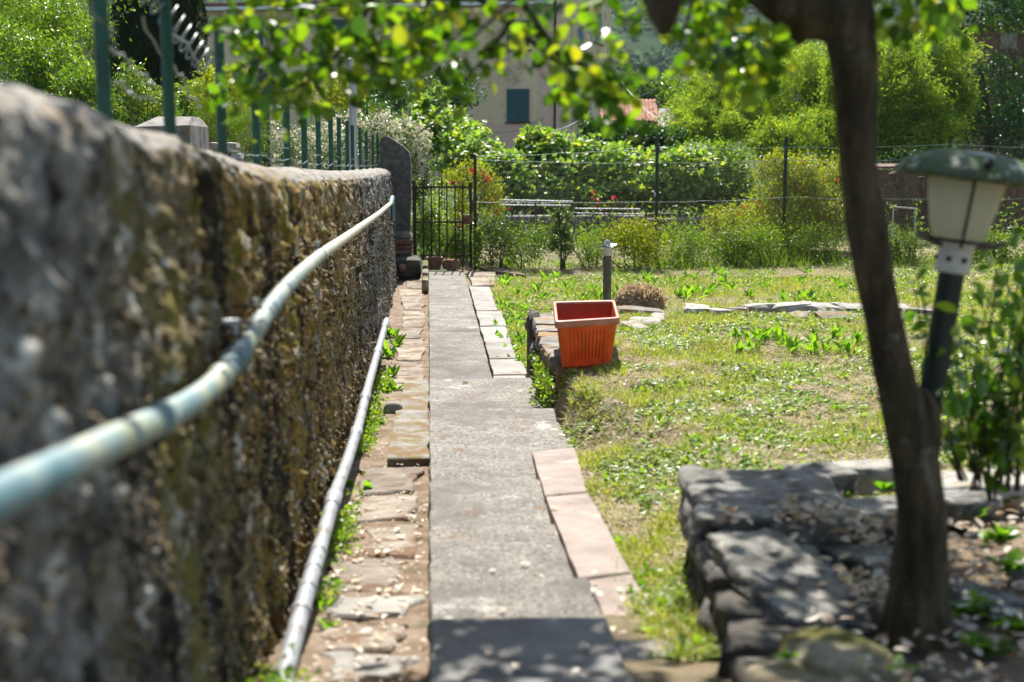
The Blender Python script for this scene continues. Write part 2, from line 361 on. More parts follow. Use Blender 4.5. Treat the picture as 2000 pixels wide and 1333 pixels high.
M['tree_leaf'] = leafmat('tree_leaf', [(.02, .05, .006), (.045, .10, .01), (.09, .16, .014), (.15, .22, .02), (.24, .25, .025)], .52, (1.75, 2.0, .35), .30, .5)
M['tree_leaf_obj'] = leafmat('tree_leaf_single', [(.022, .055, .006), (.055, .125, .01), (.11, .195, .016), (.17, .25, .022), (.30, .26, .03)], .52, (1.75, 2.0, .35), .28, .55, True)
M['shrub_leaf_obj'] = leafmat('shrub_leaf_single', [(.06, .14, .018), (.10, .20, .025), (.16, .27, .03), (.32, .36, .04)], .45, (1.6, 1.9, .4), .22, .6, True)
M['shrub_leaf'] = leafmat('shrub_leaf', [(.04, .10, .015), (.07, .15, .02), (.12, .21, .025), (.20, .28, .03)], .42, (1.6, 1.9, .4), .25, .6)
M['laurel'] = leafmat('laurel_leaf', [(.055, .115, .012), (.10, .18, .02), (.16, .25, .03), (.26, .31, .04)], .42, (1.4, 1.5, .4), .40, .6)
M['photinia'] = leafmat('glossy_light_leaf', [(.05, .12, .018), (.09, .18, .025), (.16, .25, .03), (.36, .34, .05)], .40, (1.4, 1.5, .4), .33, .6)
M['vine'] = leafmat('vine_leaf', [(.09, .19, .04), (.16, .28, .065), (.27, .38, .075), (.44, .47, .09)], .50, (1.35, 1.4, .45), .5, .9)
M['dark_leaf'] = leafmat('dark_citrus_leaf', [(.018, .05, .01), (.032, .08, .016), (.06, .12, .022)], .34, (1.5, 1.8, .4), .48, .5)
M['yellow_leaf'] = leafmat('yellow_green_leaf', [(.17, .23, .015), (.27, .31, .02), (.38, .37, .03), (.13, .19, .015)], .45, (1.35, 1.4, .35), .45, .35)
M['mimosa'] = leafmat('feathery_leaf', [(.095, .17, .05), (.155, .25, .06), (.26, .34, .06), (.46, .48, .06)], .48, (1.4, 1.5, .45), .5, .3)
M['cypress'] = leafmat('cypress_scale', [(.010, .022, .008), (.018, .038, .012), (.03, .055, .016)], .22, (1.5, 1.8, .5), .6, .3)
M['feather'] = leafmat('soft_needle_leaf', [(.075, .125, .025), (.12, .18, .035), (.18, .235, .05)], .42, (1.4, 1.5, .5), .5, .3)
M['jasmine'] = leafmat('jasmine_leaf', [(.045, .09, .018), (.085, .14, .03), (.14, .19, .04)], .36, (1.4, 1.6, .5), .33, .5)
M['white_flower'] = leafmat('white_petals', [(.66, .63, .50), (.76, .73, .60), (.60, .52, .36)], .35, (1.0, .98, .85), .6, .3)
M['red_flower'] = leafmat('red_petals', [(.60, .03, .035), (.72, .06, .07), (.62, .10, .12)], .35, (1.1, .6, .6), .6, .3)
M['orange_flower'] = leafmat('orange_petals', [(.62, .09, .02), (.7, .14, .03)], .35, (1.1, .7, .5), .6, .3)
M['hazed_olive'] = leafmat('hazed_wood_leaf', [(.045, .09, .06), (.075, .125, .085), (.11, .165, .11)], .35, (1.2, 1.3, .8), .95, .02)  # leaf greens shifted bluer, distance haze painted into them
M['pine_far'] = leafmat('pine_leaf', [(.05, .09, .02), (.08, .135, .03), (.13, .19, .04)], .4, (1.3, 1.5, .5), .8, .1)

# ================================================================== SETTING: ground, lawn, path
rng = np.random.default_rng(7)
# treads: height, far edge y, right edge x at the far end, right edge x at the near end
def _tr(z, py, pxr): P = PZ(pxr, py, z); return P[1], P[0]
TR = []
for z, py, pxr in ((.80, 1307, 1232), (.70, 1200, 1184), (.615, 1126, 1148), (.52, 1022, 1084), (.46, 935, 1062), (.405, 868, 1031)):
    y, x = _tr(z, py, pxr); TR.append((z, y, x))
L2Y = PZ(900, 800, .33)[1]; L1Y = PZ(900, 740, .20)[1]
PATH_END = 20.3
LOW = .04
TERR_END = 11.25
WALLX = .80
def terr(y): return np.interp(y, [0, 3.2, 4.5, 6.3, 8.5, 11.2], [.80, .74, .62, .53, .54, .56])
def pathz(y): return np.interp(y, [1, TR[0][1], TR[1][1], TR[2][1], TR[3][1], TR[4][1], TR[5][1], L2Y, L1Y, 11.5], [.80, .78, .68, .59, .50, .44, .385, .31, .18, LOW])
def lawnz(x, y):
    x = np.asarray(x, float); y = np.asarray(y, float)
    k = sst(0, 1, (x - .74) / np.interp(y, [6.8, 8.0], [.61, .14]))
    P = np.stack([np.broadcast_to(x, y.shape) if x.shape != y.shape else x, y, np.zeros_like(y)], 1) if y.ndim else np.array([[x, y, 0.0]])
    b = fbm(P * 2.2, 3, 3) * .07
    return (pathz(y) - .045) * (1 - k) + terr(y) * k + b * (.35 + .65 * k)
def lowz(x, y):
    x = np.asarray(x, float); y = np.asarray(y, float)
    return fbm(np.stack([x, y, np.zeros_like(x)], 1) * 1.3, 3, 11) * .07 * sst(.7, 1.3, np.abs(x)) + .06 * sst(20.6, 23, y) + LOW - .035

# far sheet of ground
mb = MB()
xs = np.r_[np.linspace(-2500, -30, 8), np.linspace(-20, 30, 14), np.linspace(45, 2500, 8)]; ys = np.r_[np.linspace(-300, -5, 4), np.linspace(0, 60, 12), np.linspace(90, 3000, 9)]
gx, gy = np.meshgrid(xs, ys); mb.add(np.c_[gx.ravel(), gy.ravel(), np.full(gx.size, -.12)], grid_faces(len(ys), len(xs)))
ground = mb.build('ground', M['under'], kind='structure')
# lower lawn
xs = np.linspace(.40, 13, 150); ys = np.linspace(9.9, 25.5, 170); gx, gy = np.meshgrid(xs, ys)
low = MB().add(np.c_[gx.ravel(), gy.ravel(), lowz(gx.ravel(), gy.ravel())], grid_faces(len(ys), len(xs))).build('lower_lawn', M['lawn'], smooth=True, kind='structure')
# upper lawn (terrace): near part from the path, far part behind the low wall
mb = MB()
for x0, y0, y1 in ((.38, .6, 8.72), (WALLX + .10, 8.72, TERR_END)):
    xs = np.r_[np.linspace(x0, 3.2, 110), np.linspace(3.25, 9, 60)]; ys = np.linspace(y0, y1, 190 if y0 < 2 else 70); gx, gy = np.meshgrid(xs, ys)
    mb.add(np.c_[gx.ravel(), gy.ravel(), lawnz(gx.ravel(), gy.ravel())], grid_faces(len(ys), len(xs)))
    if y0 > 2:
        e = lawnz(xs, np.full(len(xs), y1)); n = len(xs)
        mb.add(np.r_[np.c_[xs, np.full(n, y1), e], np.c_[xs, np.full(n, y1 + .08), np.full(n, -.1)]], np.array([[i, i + 1, n + i + 1, n + i] for i in range(n - 1)]))
lawn = mb.build('lawn', M['lawn'], smooth=True, kind='structure')
# earth of the side strip between wall and path
def stripz(y): return pathz(y) - np.interp(y, [1, 4, 7.5, 11, 20], [.13, .115, .10, .09, .05])
xs = np.linspace(-.62, .02, 14); ys = np.linspace(.6, 20.4, 260); gx, gy = np.meshgrid(xs, ys)
P = np.c_[gx.ravel(), gy.ravel(), stripz(gy.ravel()) + .006]; P[:, 2] += fbm(P * 9, 3, 5) * .035
strip = MB().add(P, grid_faces(len(ys), len(xs))).build('side_strip', M['gutter'], smooth=True, kind='structure')

# the stepped concrete path; every slab and tile a piece of it
path = tag(bpy.data.objects.new('path', None), kind='structure'); C.objects.link(path)
def wob(a, b, n, amp, seed):
    t = np.linspace(0, 1, n, endpoint=False)[:, None]; p = np.array(a) * (1 - t) + np.array(b) * t
    q = fbm(np.c_[p * 7, np.full(n, seed)], 2, seed) * amp; d = np.array(b) - np.array(a); d = np.array((-d[1], d[0])) / (np.linalg.norm(d) + 1e-9)
    return p + q[:, None] * d
def slab(name, corners, z0, z1, mat, seed=1, amp=.02, n=9, ins=.008, tilt=None):
    c = [np.array(v, float) for v in corners]; k = len(c)
    poly = np.concatenate([wob(c[i], c[(i + 1) % k], n, amp, seed + i) for i in range(k)])
    zt = np.full(len(poly), z1, float)
    if tilt is not None: m = poly.mean(0); zt = zt + (poly - m) @ np.array(tilt)
    return MB().prism(poly, z0, zt, ins).build(name, mat, path)
prevY = .7
for i, (z, y, x) in enumerate(TR):
    nx = [x - .02, x, x, x + .015, x - .01, x + .01][i]
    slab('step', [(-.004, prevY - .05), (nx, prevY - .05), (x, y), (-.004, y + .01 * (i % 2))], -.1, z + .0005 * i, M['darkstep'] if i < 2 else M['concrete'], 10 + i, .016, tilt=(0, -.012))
    prevY = y
slab('landing', [(-.003, TR[5][1] - .12), (.52, TR[5][1] - .12), (.54, TR[5][1] + .03), (.75, TR[5][1] + .02), (.755, L2Y), (-.003, L2Y)], -.1, .333, M['concrete'], 31, .012, 7)
slab('landing_stone', [(-.225, TR[5][1] + .06), (-.008, TR[5][1] + .06), (-.008, L2Y), (-.21, L2Y)], -.1, .329, M['mossslab'], 33, .03, 9)
slab('landing_stone', [(-.205, L2Y + .14), (-.008, L2Y + .14), (-.008, L1Y), (-.19, L1Y)], -.1, .199, M['mossslab'], 39, .03, 9)
slab('landing', [(-.003, L2Y - .1), (.76, L2Y - .1), (.75, L1Y), (-.003, L1Y)], -.1, .203, M['concrete'], 37, .012, 7)
yy = [L1Y - .05, 12.1, 14.05, 16.3, 18.3, PATH_END]
for i in range(5): slab('path_slab', [(.0, yy[i] + .012), (.51, yy[i] + .012), (.50, yy[i + 1]), (.0, yy[i + 1])], -.1, [.05, .045, .045, .042, .04][i], M['concrete'], 50 + i, .012, 8)
# pale edging slabs on the right of the lower path
ed = [L1Y + .02, 11.35, 12.15, 13.2, 14.3, 15.5, 17.0, 18.1]
for i in range(7):
    wv = .255 + .02 * math.sin(i * 2.1)
    slab('edging_slab', [(.518, ed[i] + .012), (.518 + wv, ed[i] + .012), (.518 + wv, ed[i + 1]), (.516, ed[i + 1])], -.1, .055 + .008 * (i % 3), M['whiteslab'], 70 + i, .02, 7, tilt=(.02 * math.sin(i * 3), 0))
# pink tiles beside the steps
def zt(px, py, z): return PZ(px, py, z)[:2]
for i, (q, z) in enumerate(((((1040, 882), (1122, 874), (1147, 960), (1064, 968)), .44), (((1065, 970), (1148, 962), (1231, 1117), (1130, 1129)), .50), (((1150, 1132), (1233, 1120), (1310, 1248), (1194, 1243)), .60))):
    cs = []
    for p in (q[3], q[2], q[1], q[0]):
        for _ in range(8): P_ = PZ(*p, z); z = .415 + (7.2 - P_[1]) * .055
        cs.append(P_[:2])
    cy_ = np.mean([c[1] for c in cs]); slab('edging_tile', cs, -.1, .415 + (7.2 - cy_) * .055, M['tile'], 90 + i, .012, 9, .006, tilt=(0, -.055))
slab('edging_slab', [zt(1215, 1333, .70), zt(1385, 1333, .70), zt(1345, 1262, .66), zt(1205, 1258, .66)], -.1, .675, M['whiteslab'], 99, .02, 7)
# flat stones set in the side strip
sr = np.random.default_rng(21); y = 1.2; i = 0
while y < 20:
    L = sr.uniform(.20, .50) * (1 + y * .06); xl = -.36 + sr.uniform(-.03, .08); xr_ = -.03 - sr.uniform(0, .05)
    if not (7.3 < y + L and y < L1Y + .1):
        wh = sr.random() < .35
        z = float(stripz(y + L / 2)) + sr.uniform(.014, .024)
        slab('strip_stone', [(xl + sr.uniform(0, .06), y), (xr_ - sr.uniform(0, .06), y + sr.uniform(0, .04)), (xr_, y + L - sr.uniform(0, .05)), (xl, y + L)], -.1, z, M['whiteslab'] if wh and y < 9 else M['strip'], 200 + i, .11 if y < 9 else .05, 9, .012, tilt=(sr.uniform(-.03, .03), float((stripz(y + L) - stripz(y)) / L)))
    y += L + sr.uniform(.015, .05 if y < 9 else .02); i += 1
# patch of bare concrete by the gate post
slab('path_slab', [(.56, 18.3), (.85, 18.4), (.95, 20.2), (.56, 20.2)], -.1, .045, M['strip'], 160, .03, 7)
slab('path_slab', [(.9, 20.3), (1.35, 19.6), (1.15, 21.0), (.72, 21.0)], -.1, .05, M['soil'], 161, .05, 7)

xs = np.linspace(-26, -.85, 50); ys = np.linspace(-2, 23, 50); gx, gy = np.meshgrid(xs, ys); P = np.c_[gx.ravel(), gy.ravel(), np.full(gx.size, .5)]; P[:, 2] += fbm(P * .8, 3, 77) * .15
MB().add(P, grid_faces(50, 50)).build('side_garden', M['under'], smooth=True, kind='structure')

# ================================================================== LEFT BOUNDARY WALL
def wtop(y): return np.interp(y, [0, 1.6, 2.4, 3.1, 3.9, 4.86, 5.8, 7.07, 10.3, 14, 20], [2.13, 2.105, 2.075, 2.02, 1.965, 1.91, 1.87, 1.83, 1.73, 1.64, 1.51])
WF = -.50; WB = -.93
wall = thing('boundary_wall', 'long rough stone wall with rounded cement top and ochre lichen beside the stepped path', 'wall', (-.7, 10, 0))
ys = [.15]
while ys[-1] < 20.35: ys.append(ys[-1] + .010 + .0024 * ys[-1])
ys = np.array(ys)
zf = np.linspace(-.1, 1, 105)
ny = len(ys)
def wprofile():
    pts = []                              # (x, dz from top, weight of roughness)
    for t in np.linspace(0, 1, 96): pts.append((WF + .06 * (1 - t) - .015 * t, t, 1.0, 0))
    for a in np.linspace(0, 1, 22)[1:]:   # rounded shoulder up to the crest
        an = a * math.pi / 2; pts.append((WF - .015 - .26 * (1 - math.cos(an) ** .72), 1, 1 - a * .9, .16 * math.sin(an) ** .72))
    for a in np.linspace(0, 1, 8)[1:]: an = a * math.pi / 2; pts.append((WF - .275 - .15 * math.sin(an), 1, .2, .16 - .12 * (1 - math.cos(an))))
    pts.append((WB, 0, .2, 0))
    return pts
pr = wprofile(); npf = len(pr)
ztop = wtop(ys) - .16; zb = stripz(ys) - .18
V = np.zeros((ny, npf, 3)); W = np.zeros((ny, npf))
for j, (x, t, r_, dz) in enumerate(pr):
    V[:, j, 0] = x; V[:, j, 1] = ys; V[:, j, 2] = zb + (ztop - zb) * t + dz; W[:, j] = r_
V = V.reshape(-1, 3); W = W.ravel()
big = fbm(V * np.array((2, 1.3, 2.2)), 3, 41); med = fbm(V * 9, 3, 42)
cell = vnoise(V * 26, 43); cell2 = vnoise(V * 55, 44)
D = big * .06 + med * .065 + (sst(.50, .85, cell) * .020 + sst(.5, .9, cell2) * .016 - .010) * np.clip(W * 1.2, 0, 1)
dirs = np.zeros_like(V); dirs[:, 0] = np.clip(W, .15, 1); dirs[:, 2] = 1 - W; dirs /= np.linalg.norm(dirs, axis=1)[:, None]
side = (np.arange(len(V)) % npf) >= npf - 8
dirs[side] = (0, 0, .6)
V += dirs * (D * np.interp(W, [.1, .95], [.22, 1.0]))[:, None]
isc = (W < .55)
mbf = MB().add(V, grid_faces(ny, npf)[:, ::-1])
wf = mbf.build('rough_face', [M['wall'], M['coping']], wall, smooth=True)
fm = np.zeros(len(wf.data.polygons), np.int32); cols = np.tile(np.arange(npf - 1), ny - 1); fm[cols >= 102] = 1
wf.data.polygons.foreach_set('material_index', fm)
# end faces of the wall 
mb = MB(); base = V.reshape(ny, npf, 3)
for k, sg in ((ny - 1, 1), (0, -1)):
    ring = base[k]; c = ring.mean(0); t = np.array([[i, (i + 1) % npf, npf] for i in range(npf)]); mb.add(np.r_[ring, [c]], t if sg < 0 else t[:, ::-1])
mb.build('end_face', M['wall'], wall)
# small stones of the pebble dash that stand out of the face
pr_ = np.random.default_rng(5); n = 15000
yy_ = .3 + 20 * pr_.random(n) ** 1.7; tt = pr_.random(n); zz = (stripz(yy_) - .05) + (wtop(yy_) - .24 - stripz(yy_)) * tt
fi = np.clip(np.searchsorted(ys, yy_), 0, ny - 1); fj = np.clip(((zz - zb[fi]) / (ztop[fi] - zb[fi]) * 95).astype(int), 0, 95)
Pp = base[fi, fj] + np.c_[np.full(n, .001), np.zeros(n), np.zeros(n)]
V2, F2 = CT[2]; V2 = V2 / np.linalg.norm(V2, axis=1)[:, None]
OCT = (np.array([(1, 0, 0), (-1, 0, 0), (0, 1, 0), (0, -1, 0), (0, 0, 1), (0, 0, -1)], float), np.array([[0, 2, 4], [2, 1, 4], [1, 3, 4], [3, 0, 4], [2, 0, 5], [1, 2, 5], [3, 1, 5], [0, 3, 5]]))
sz = pr_.uniform(.005, .013, (n, 1)) * np.interp(yy_, [1, 6], [.8, 1.35])[:, None] * pr_.uniform(.7, 1.3, (n, 3)); sz[:, 0] *= .8
vv, ff = inst(OCT[0], OCT[1], Pp, frames(unit(pr_, n), unit(pr_, n)), sz)
MB().add(vv, ff).build('pebble_dash', M['pebble'], wall, smooth=True, kind='stuff')

# ------------------------------------------------------------------ railing posts along the wall top
rail = thing('post_railing', 'row of green metal posts with loose wires standing along the left wall top', 'railing', (-.72, 10, 1.8))
pxs = [207, 335, 435, 501, 560, 595, 623, 647, 662, 678, 689, 704, 716, 728, 737]
PYs = []
for k, px in enumerate(pxs):
    Y = PX(px, 300, -.73)[1]; z0 = float(wtop(Y)) - .06; h = [.62, .56, .46, .44, .43, .43, .42, .44, .43, .44, .43, .45, .44, .44, .47][k]
    PYs.append((Y, z0 + .06 + h)); r = .0175
    m = MB(); m.tube([(-.73, Y, z0 - .14), (-.73 + .004 * math.sin(k * 5), Y + .005 * math.cos(k * 3), z0 + .06 + h)], r, 14)
    p = m.build('post', M['green_paint'], rail, smooth=False)
    MB().lathe([(0, .004), (r * 1.12, .004), (r * 1.12, -.012), (r * .9, -.012)][::-1], 14, (np.eye(3), np.array((-.73 + .004 * math.sin(k * 5), Y + .005 * math.cos(k * 3), z0 + .06 + h)))).build('post_cap', M['green_paint'], p)
def sagline(a, b, sag, n=10, seed=0, jit=.006):
    t = np.linspace(0, 1, n); P = np.array(a)[None] * (1 - t[:, None]) + np.array(b)[None] * t[:, None]; P[:, 2] -= sag * 4 * t * (1 - t)
    P[1:-1] += np.random.default_rng(seed).normal(size=(n - 2, 3)) * jit; return P
for k in range(len(PYs) - 1):
    (ya, za), (yb, zb_) = PYs[k], PYs[k + 1]
    if k >= 2: MB().tube(sagline((-.715, ya, float(wtop(ya)) + .05), (-.715, yb, float(wtop(yb)) + .05), .012, 8, k), .0022, 5).build('wire', M['wire_green'], rail, True)
    if k >= 3 and k % 2: MB().tube(sagline((-.715, ya, float(wtop(ya)) + .16), (-.715, yb, float(wtop(yb)) + .10), .02, 8, k + 40), .0018, 5).build('wire', M['wire_green'], rail, True)
for k, (a, b, s_) in enumerate((((-.74, 2.6, 2.62), (-.74, 3.85, 2.33), -.03), ((-.74, 3.0, 2.66), (-.75, 4.85, 2.22), .02), ((-.74, 3.85, 2.30), (-.74, 4.9, 2.06), .02), ((-.74, 3.1, 2.30), (-.72, 3.9, 2.12), .03), ((-.75, 3.2, 2.2), (-.74, 4.0, 2.08), .03))):
    MB().tube(sagline(a, b, s_, 14, 60 + k, .008), .0035, 6).build('wire', M['wire'], rail, True)
t = np.linspace(0, 1, 130); hx = np.c_[-.745 + .022 * np.cos(t * 75), 3.6 + 1.35 * t + .03 * np.sin(t * 75), 2.47 - .24 * t + .035 * np.sin(t * 75 + 1) - .06 * t * (1 - t)]
MB().tube(hx, .0028, 5).build('coiled_wire', M['wire'], rail, True)

# ------------------------------------------------------------------ pipes on the wall
def smoothline(P, n):
    P = np.asarray(P, float); d = np.r_[0, np.cumsum(np.linalg.norm(np.diff(P, axis=0), axis=1))]; u = np.linspace(0, d[-1], n)
    Q = np.stack([np.interp(u, d, P[:, k]) for k in range(3)], 1)
    for _ in range(6): Q[1:-1] = .25 * Q[:-2] + .5 * Q[1:-1] + .25 * Q[2:]
    return Q
up = [PX(px, py, -.425) for px, py in ((-260, 1085), (0, 978), (100, 920), (200, 872), (300, 825), (380, 788), (432, 742), (470, 690), (500, 642), (532, 592), (570, 548), (620, 503), (680, 461), (740, 418), (764, 397))]
up = smoothline(up, 120)
upt = thing('upper_pipe', 'weathered pale green pipe bracketed high along the rough left wall', 'pipe', up[60])
MB().tube(up, .0235, 18).build('pipe_run', M['pipe'], upt, True)
yE = up[-1]
MB().tube(smoothline([yE + (0, -.05, 0), yE + (.0, .25, .03), yE + (.005, .5, .045), yE + (.0, .62, .03), (yE[0], yE[1] + .68, yE[2] - .06), (yE[0], yE[1] + .68, yE[2] - .25)], 24), .0285, 12).build('elbow', M['pipe_blue'], upt, True)
def onpipe(px):
    i = int(np.argmin(np.abs(proj(up)[:, 0] - px))); return i
for px, w_, mt in ((463, .08, 'pipe_blue'), (437, .03, 'pipe'), (505, .02, 'pipe_blue'), (520, .03, 'pipe_blue'), (556, .014, 'pipe_blue'), (627, .016, 'pipe_blue'), (700, .03, 'pipe'), (300, .04, 'pipe')):
    i = onpipe(px); T = up[min(i + 1, 119)] - up[i - 1]; T /= np.linalg.norm(T); c = up[i]
    MB().tube([c - T * w_, c - T * (w_ - .004), c + T * (w_ - .004), c + T * w_], [.0245, .027, .027, .0245], 18).build('coupling', M[mt], upt, True)
for px in (470, 512, 628, 690, 725, 762):
    i = onpipe(px); c = up[i]
    MB().tube([c + (-.0, 0, .026), c + (-.05, -.01, .030), (c[0] - .12, c[1] - .02, c[2] + .032)], .004, 6).build('bracket', M['rust'], upt, True)
    MB().tube([c + (-.02, 0, .030), c + (-.02, -.0, .050)], .008, 8).build('bolt', M['pale_metal'], upt, True)
i = onpipe(500); c = up[i]
MB().tube([c + (.0, 0, .015), c + (-.045, -.06, .020)], .005, 8).build('bracket', M['rust'], upt, True)
MB().tube([c + (-.038, -.055, .019), c + (-.075, -.10, .024)], .009, 10).build('bolt', M['pale_metal'], upt, True)

lo = [PX(px, py, -.385) for px, py in ((755, 626), (737, 690), (718, 758), (700, 832), (682, 890), (668, 930), (655, 962), (622, 1080), (590, 1185), (553, 1333), (500, 1500))]
lo = smoothline(lo, 90)
lot = thing('lower_pipe', 'grey white drain pipe lying along the foot of the left wall', 'pipe', lo[45])
MB().tube(lo, .027, 16).build('pipe_run', M['pvc'], lot, True)
for py, w_ in ((636, .25), (690, .12), (775, .10), (850, .10), (975, .12), (1085, .016), (1115, .012), (1150, .015), (1190, .02)):
    i = int(np.argmin(np.abs(proj(lo)[:, 1] - py))); i = min(max(i, 1), 88); T = lo[i + 1] - lo[i - 1]; T /= np.linalg.norm(T); c = lo[i]
    MB().tube([c - T * w_, c - T * (w_ - .006), c + T * (w_ - .006), c + T * w_], [.028, .032, .032, .028], 16).build('coupling', M['pvc'], lot, True)

# ================================================================== GATE PILLAR, MASONRY BASIN, GATE
pil = thing('gate_pillar', 'dark stone gate pillar with sloping top at the far end of the wall', 'pillar', (-.55, 20.9, 0))
def face2d(pts, Y0, Y1, name, mat, parent, seed=3):
    """pixel outline -> solid between depths Y0 (front) and Y1"""
    P = np.array([PY(px, py, Y0) for px, py in pts]); n = len(P); c = P.mean(0)
    B = P.copy(); B[:, 1] = Y1; m = MB()
    m.add(np.r_[P, B], np.array([[i, (i + 1) % n, n + (i + 1) % n, n + i] for i in range(n)]))
    t = np.array([[i, (i + 1) % n, n] for i in range(n)]); m.add(np.r_[P, [c]], t[:, ::-1]); cb = c.copy(); cb[1] = Y1; m.add(np.r_[B, [cb]], t)
    return m.build(name, mat, parent)
ps = face2d([(741, 545), (741, 300), (741, 280), (745, 270), (752, 266), (760, 268), (772, 276), (790, 288), (799, 298), (802, 310), (803, 380), (801, 452), (802, 545)], 20.55, 21.05, 'shaft', M['pillar'], pil)
for (a, b, c_, d) in ((768, 452, 802, 470), (766, 470, 805, 480)):
    p0 = PY(a, d, 20.45); p1 = PY(c_, b, 20.45); m = MB(); rock(m, ((p0 + p1) / 2 + (0, .2, 0)), ((p1[0] - p0[0]) / 2 * 1.02, .28, (p1[2] - p0[2]) / 2), a + b, 3, 6, .06); m.build('stone', M['stone'], pil)
bas = thing('masonry_basin', 'small mossy brick and stone basin at the foot of the gate pillar', 'basin', (-.3, 19.6, 0))
for i in range(3):      # brick courses under the pillar
    for j in range(2):
        z0 = .30 + i * .068; m = MB(); m.box((-.47 + j * .125, 20.18 + .01 * (i % 2), z0), (-.47 + j * .125 + .118, 20.40, z0 + .058), None, .006); m.build('brick', M['brick'], bas)
for x0, y0, z0, x1, y1, z1, nm, mt in ((-.48, 19.55, -.05, -.10, 20.4, .28, 'back_block', 'darkstone'), (-.085, 18.0, -.05, -.005, 18.55, .16, 'side_stone', 'mossrock'), (-.085, 18.57, -.05, -.005, 19.15, .20, 'side_stone', 'strip'), (-.085, 19.17, -.05, -.005, 20.1, .235, 'side_stone', 'mossrock')):
    m = MB(); rock(m, ((x0 + x1) / 2, (y0 + y1) / 2, (z0 + z1) / 2), ((x1 - x0) / 2, (y1 - y0) / 2, (z1 - z0) / 2), int(y0 * 10), 3, 9, .04); m.build(nm, M[mt], bas)
m = MB(); rock(m, (-.36, 19.5, .16), (.045, .05, .06), 4, 3, 4, .1); m.build('stone', M['brick'], bas)
m = MB(); m.tube([(-.36, 19.5, .09), (-.36, 19.42, .09)], [.04, .042], 14); m.build('pipe_mouth', M['black'], bas)

gate = thing('garden_gate', 'rusty iron bar gate closed between the stone pillar and a dark post', 'gate', (.35, 20.9, 0))
GY = 20.9
def gx_(px): return PY(px, 430, GY)[0]
def gz_(py): return PY(860, py, GY)[2]
def bar(name, a, b, r, mat, parent, n=8): return MB().tube([a, b], r, n).build(name, mat, parent)
for k, px in enumerate((812, 827, 843, 858, 873, 889, 904)):
    zt_ = gz_([365, 355, 357, 358, 354, 354, 352][k]); zb_ = gz_([515, 510, 505, 503, 505, 505, 523][k])
    MB().tube([(gx_(px), GY, zb_), (gx_(px), GY, zt_ - .06), (gx_(px), GY, zt_)], [.011, .011, .002], 7).build('bar', M['iron'], gate)
for py in (366, 434, 500): MB().box((gx_(806), GY - .022, gz_(py) - .014), (gx_(920), GY - .012, gz_(py) + .014)).build('rail', M['iron'], gate)
MB().box((gx_(806), GY - .012, gz_(520)), (gx_(811), GY + .03, gz_(352))).build('stile', M['iron'], gate)
MB().box((gx_(918) - .01, GY - .012, gz_(524)), (gx_(922), GY + .03, gz_(356))).build('stile', M['iron'], gate)
lk = MB().box((gx_(905), GY - .05, gz_(438)), (gx_(921), GY + .03, gz_(420))).build('lock_case', M['rust'], gate)
MB().tube([(gx_(912), GY - .05, gz_(428)), (gx_(912), GY - .09, gz_(428)), (gx_(906), GY - .10, gz_(428))], .008, 7).build('handle', M['iron'], lk)

# pots and block in front of the gate
def taperpot(name, label, c, w0, w1, h, mat, cat='pot'):
    t = thing(name, label, cat, c); m = MB(); wl = .012
    q = lambda w_, z: [(c[0] + sx * w_, c[1] + sy * w_, c[2] + z) for sx, sy in ((-1, -1), (1, -1), (1, 1), (-1, 1))]
    V = np.array(q(w0, 0) + q(w1, h) + q(w1 - wl, h) + q(w0 - wl, .02)); F = [[3, 2, 1, 0], [12, 13, 14, 15]]
    for k in range(3):
        for i in range(4): F.append([4 * k + i, 4 * k + (i + 1) % 4, 4 * k + 4 + (i + 1) % 4, 4 * k + 4 + i])
    m.add(V, np.array(F)); m.build('body', mat, t)
    m = MB()
    for sx, sy in ((0, -1), (0, 1), (1, 0), (-1, 0)):
        hx_, hy_ = (w1 + .012, .012) if sx == 0 else (.012, w1 - .014); m.box((c[0] + sx * w1 - hx_, c[1] + sy * w1 - hy_, c[2] + h - .03), (c[0] + sx * w1 + hx_, c[1] + sy * w1 + hy_, c[2] + h + .004))
    m.build('rim', mat, t)
    m = MB(); m.box((c[0] - w1 * .93, c[1] - w1 * .93, c[2] + h * .75), (c[0] + w1 * .93, c[1] + w1 * .93, c[2] + h * .82)); m.build('soil', M['soil'], t)
    return t
taperpot('dark_pot', 'small dark brown square pot standing before the iron gate', (.085, 20.55, .045), .085, .105, .175, M['rust'])
t = thing('stone_block', 'low reddish block beside the dark pot under the gate', 'block', (.33, 20.75, 0.04)); m = MB(); rock(m, (.33, 20.75, .1), (.13, .08, .075), 77, 3, 6, .08); m.build('block', M['brick'], t)

# ================================================================== LOW RETAINING WALL BY THE POT, STONE EDGING
rw = thing('retaining_wall', 'low mossy dry stone wall holding the lawn beside the orange planter', 'wall', (WALLX, 9.8, .1))
sr = np.random.default_rng(33)
y = 8.98; k = 0
for (yy0, zz0, s0_) in ((8.80, .47, .07), (8.66, .34, .075), (8.70, .22, .08), (8.86, .36, .07), (8.58, .2, .06)):
    m = MB(); rock(m, (WALLX + .09 + .02 * math.sin(yy0 * 90), yy0, zz0), (.10, s0_, .06), int(yy0 * 100), 4, 7, .16, .3 * math.sin(yy0 * 50), (.12, 0), .15); m.build('stone', M['mossslab'], rw)
while y < 11.1:                       # top course: big flat stones
    L = sr.uniform(.14, .34); m = MB(); zc = float(terr(y)) + .03
    rock(m, (WALLX + .08 + sr.uniform(-.02, .02), y + L / 2, zc - .06 + sr.uniform(-.012, .012)), (.105, L / 2 * 1.02, .06), 300 + k, 4, 9, .16, sr.uniform(-.15, .15), (sr.uniform(-.08, .08), sr.uniform(-.08, .08)), .12); m.build('stone', M['stone'], rw)
    y += L; k += 1
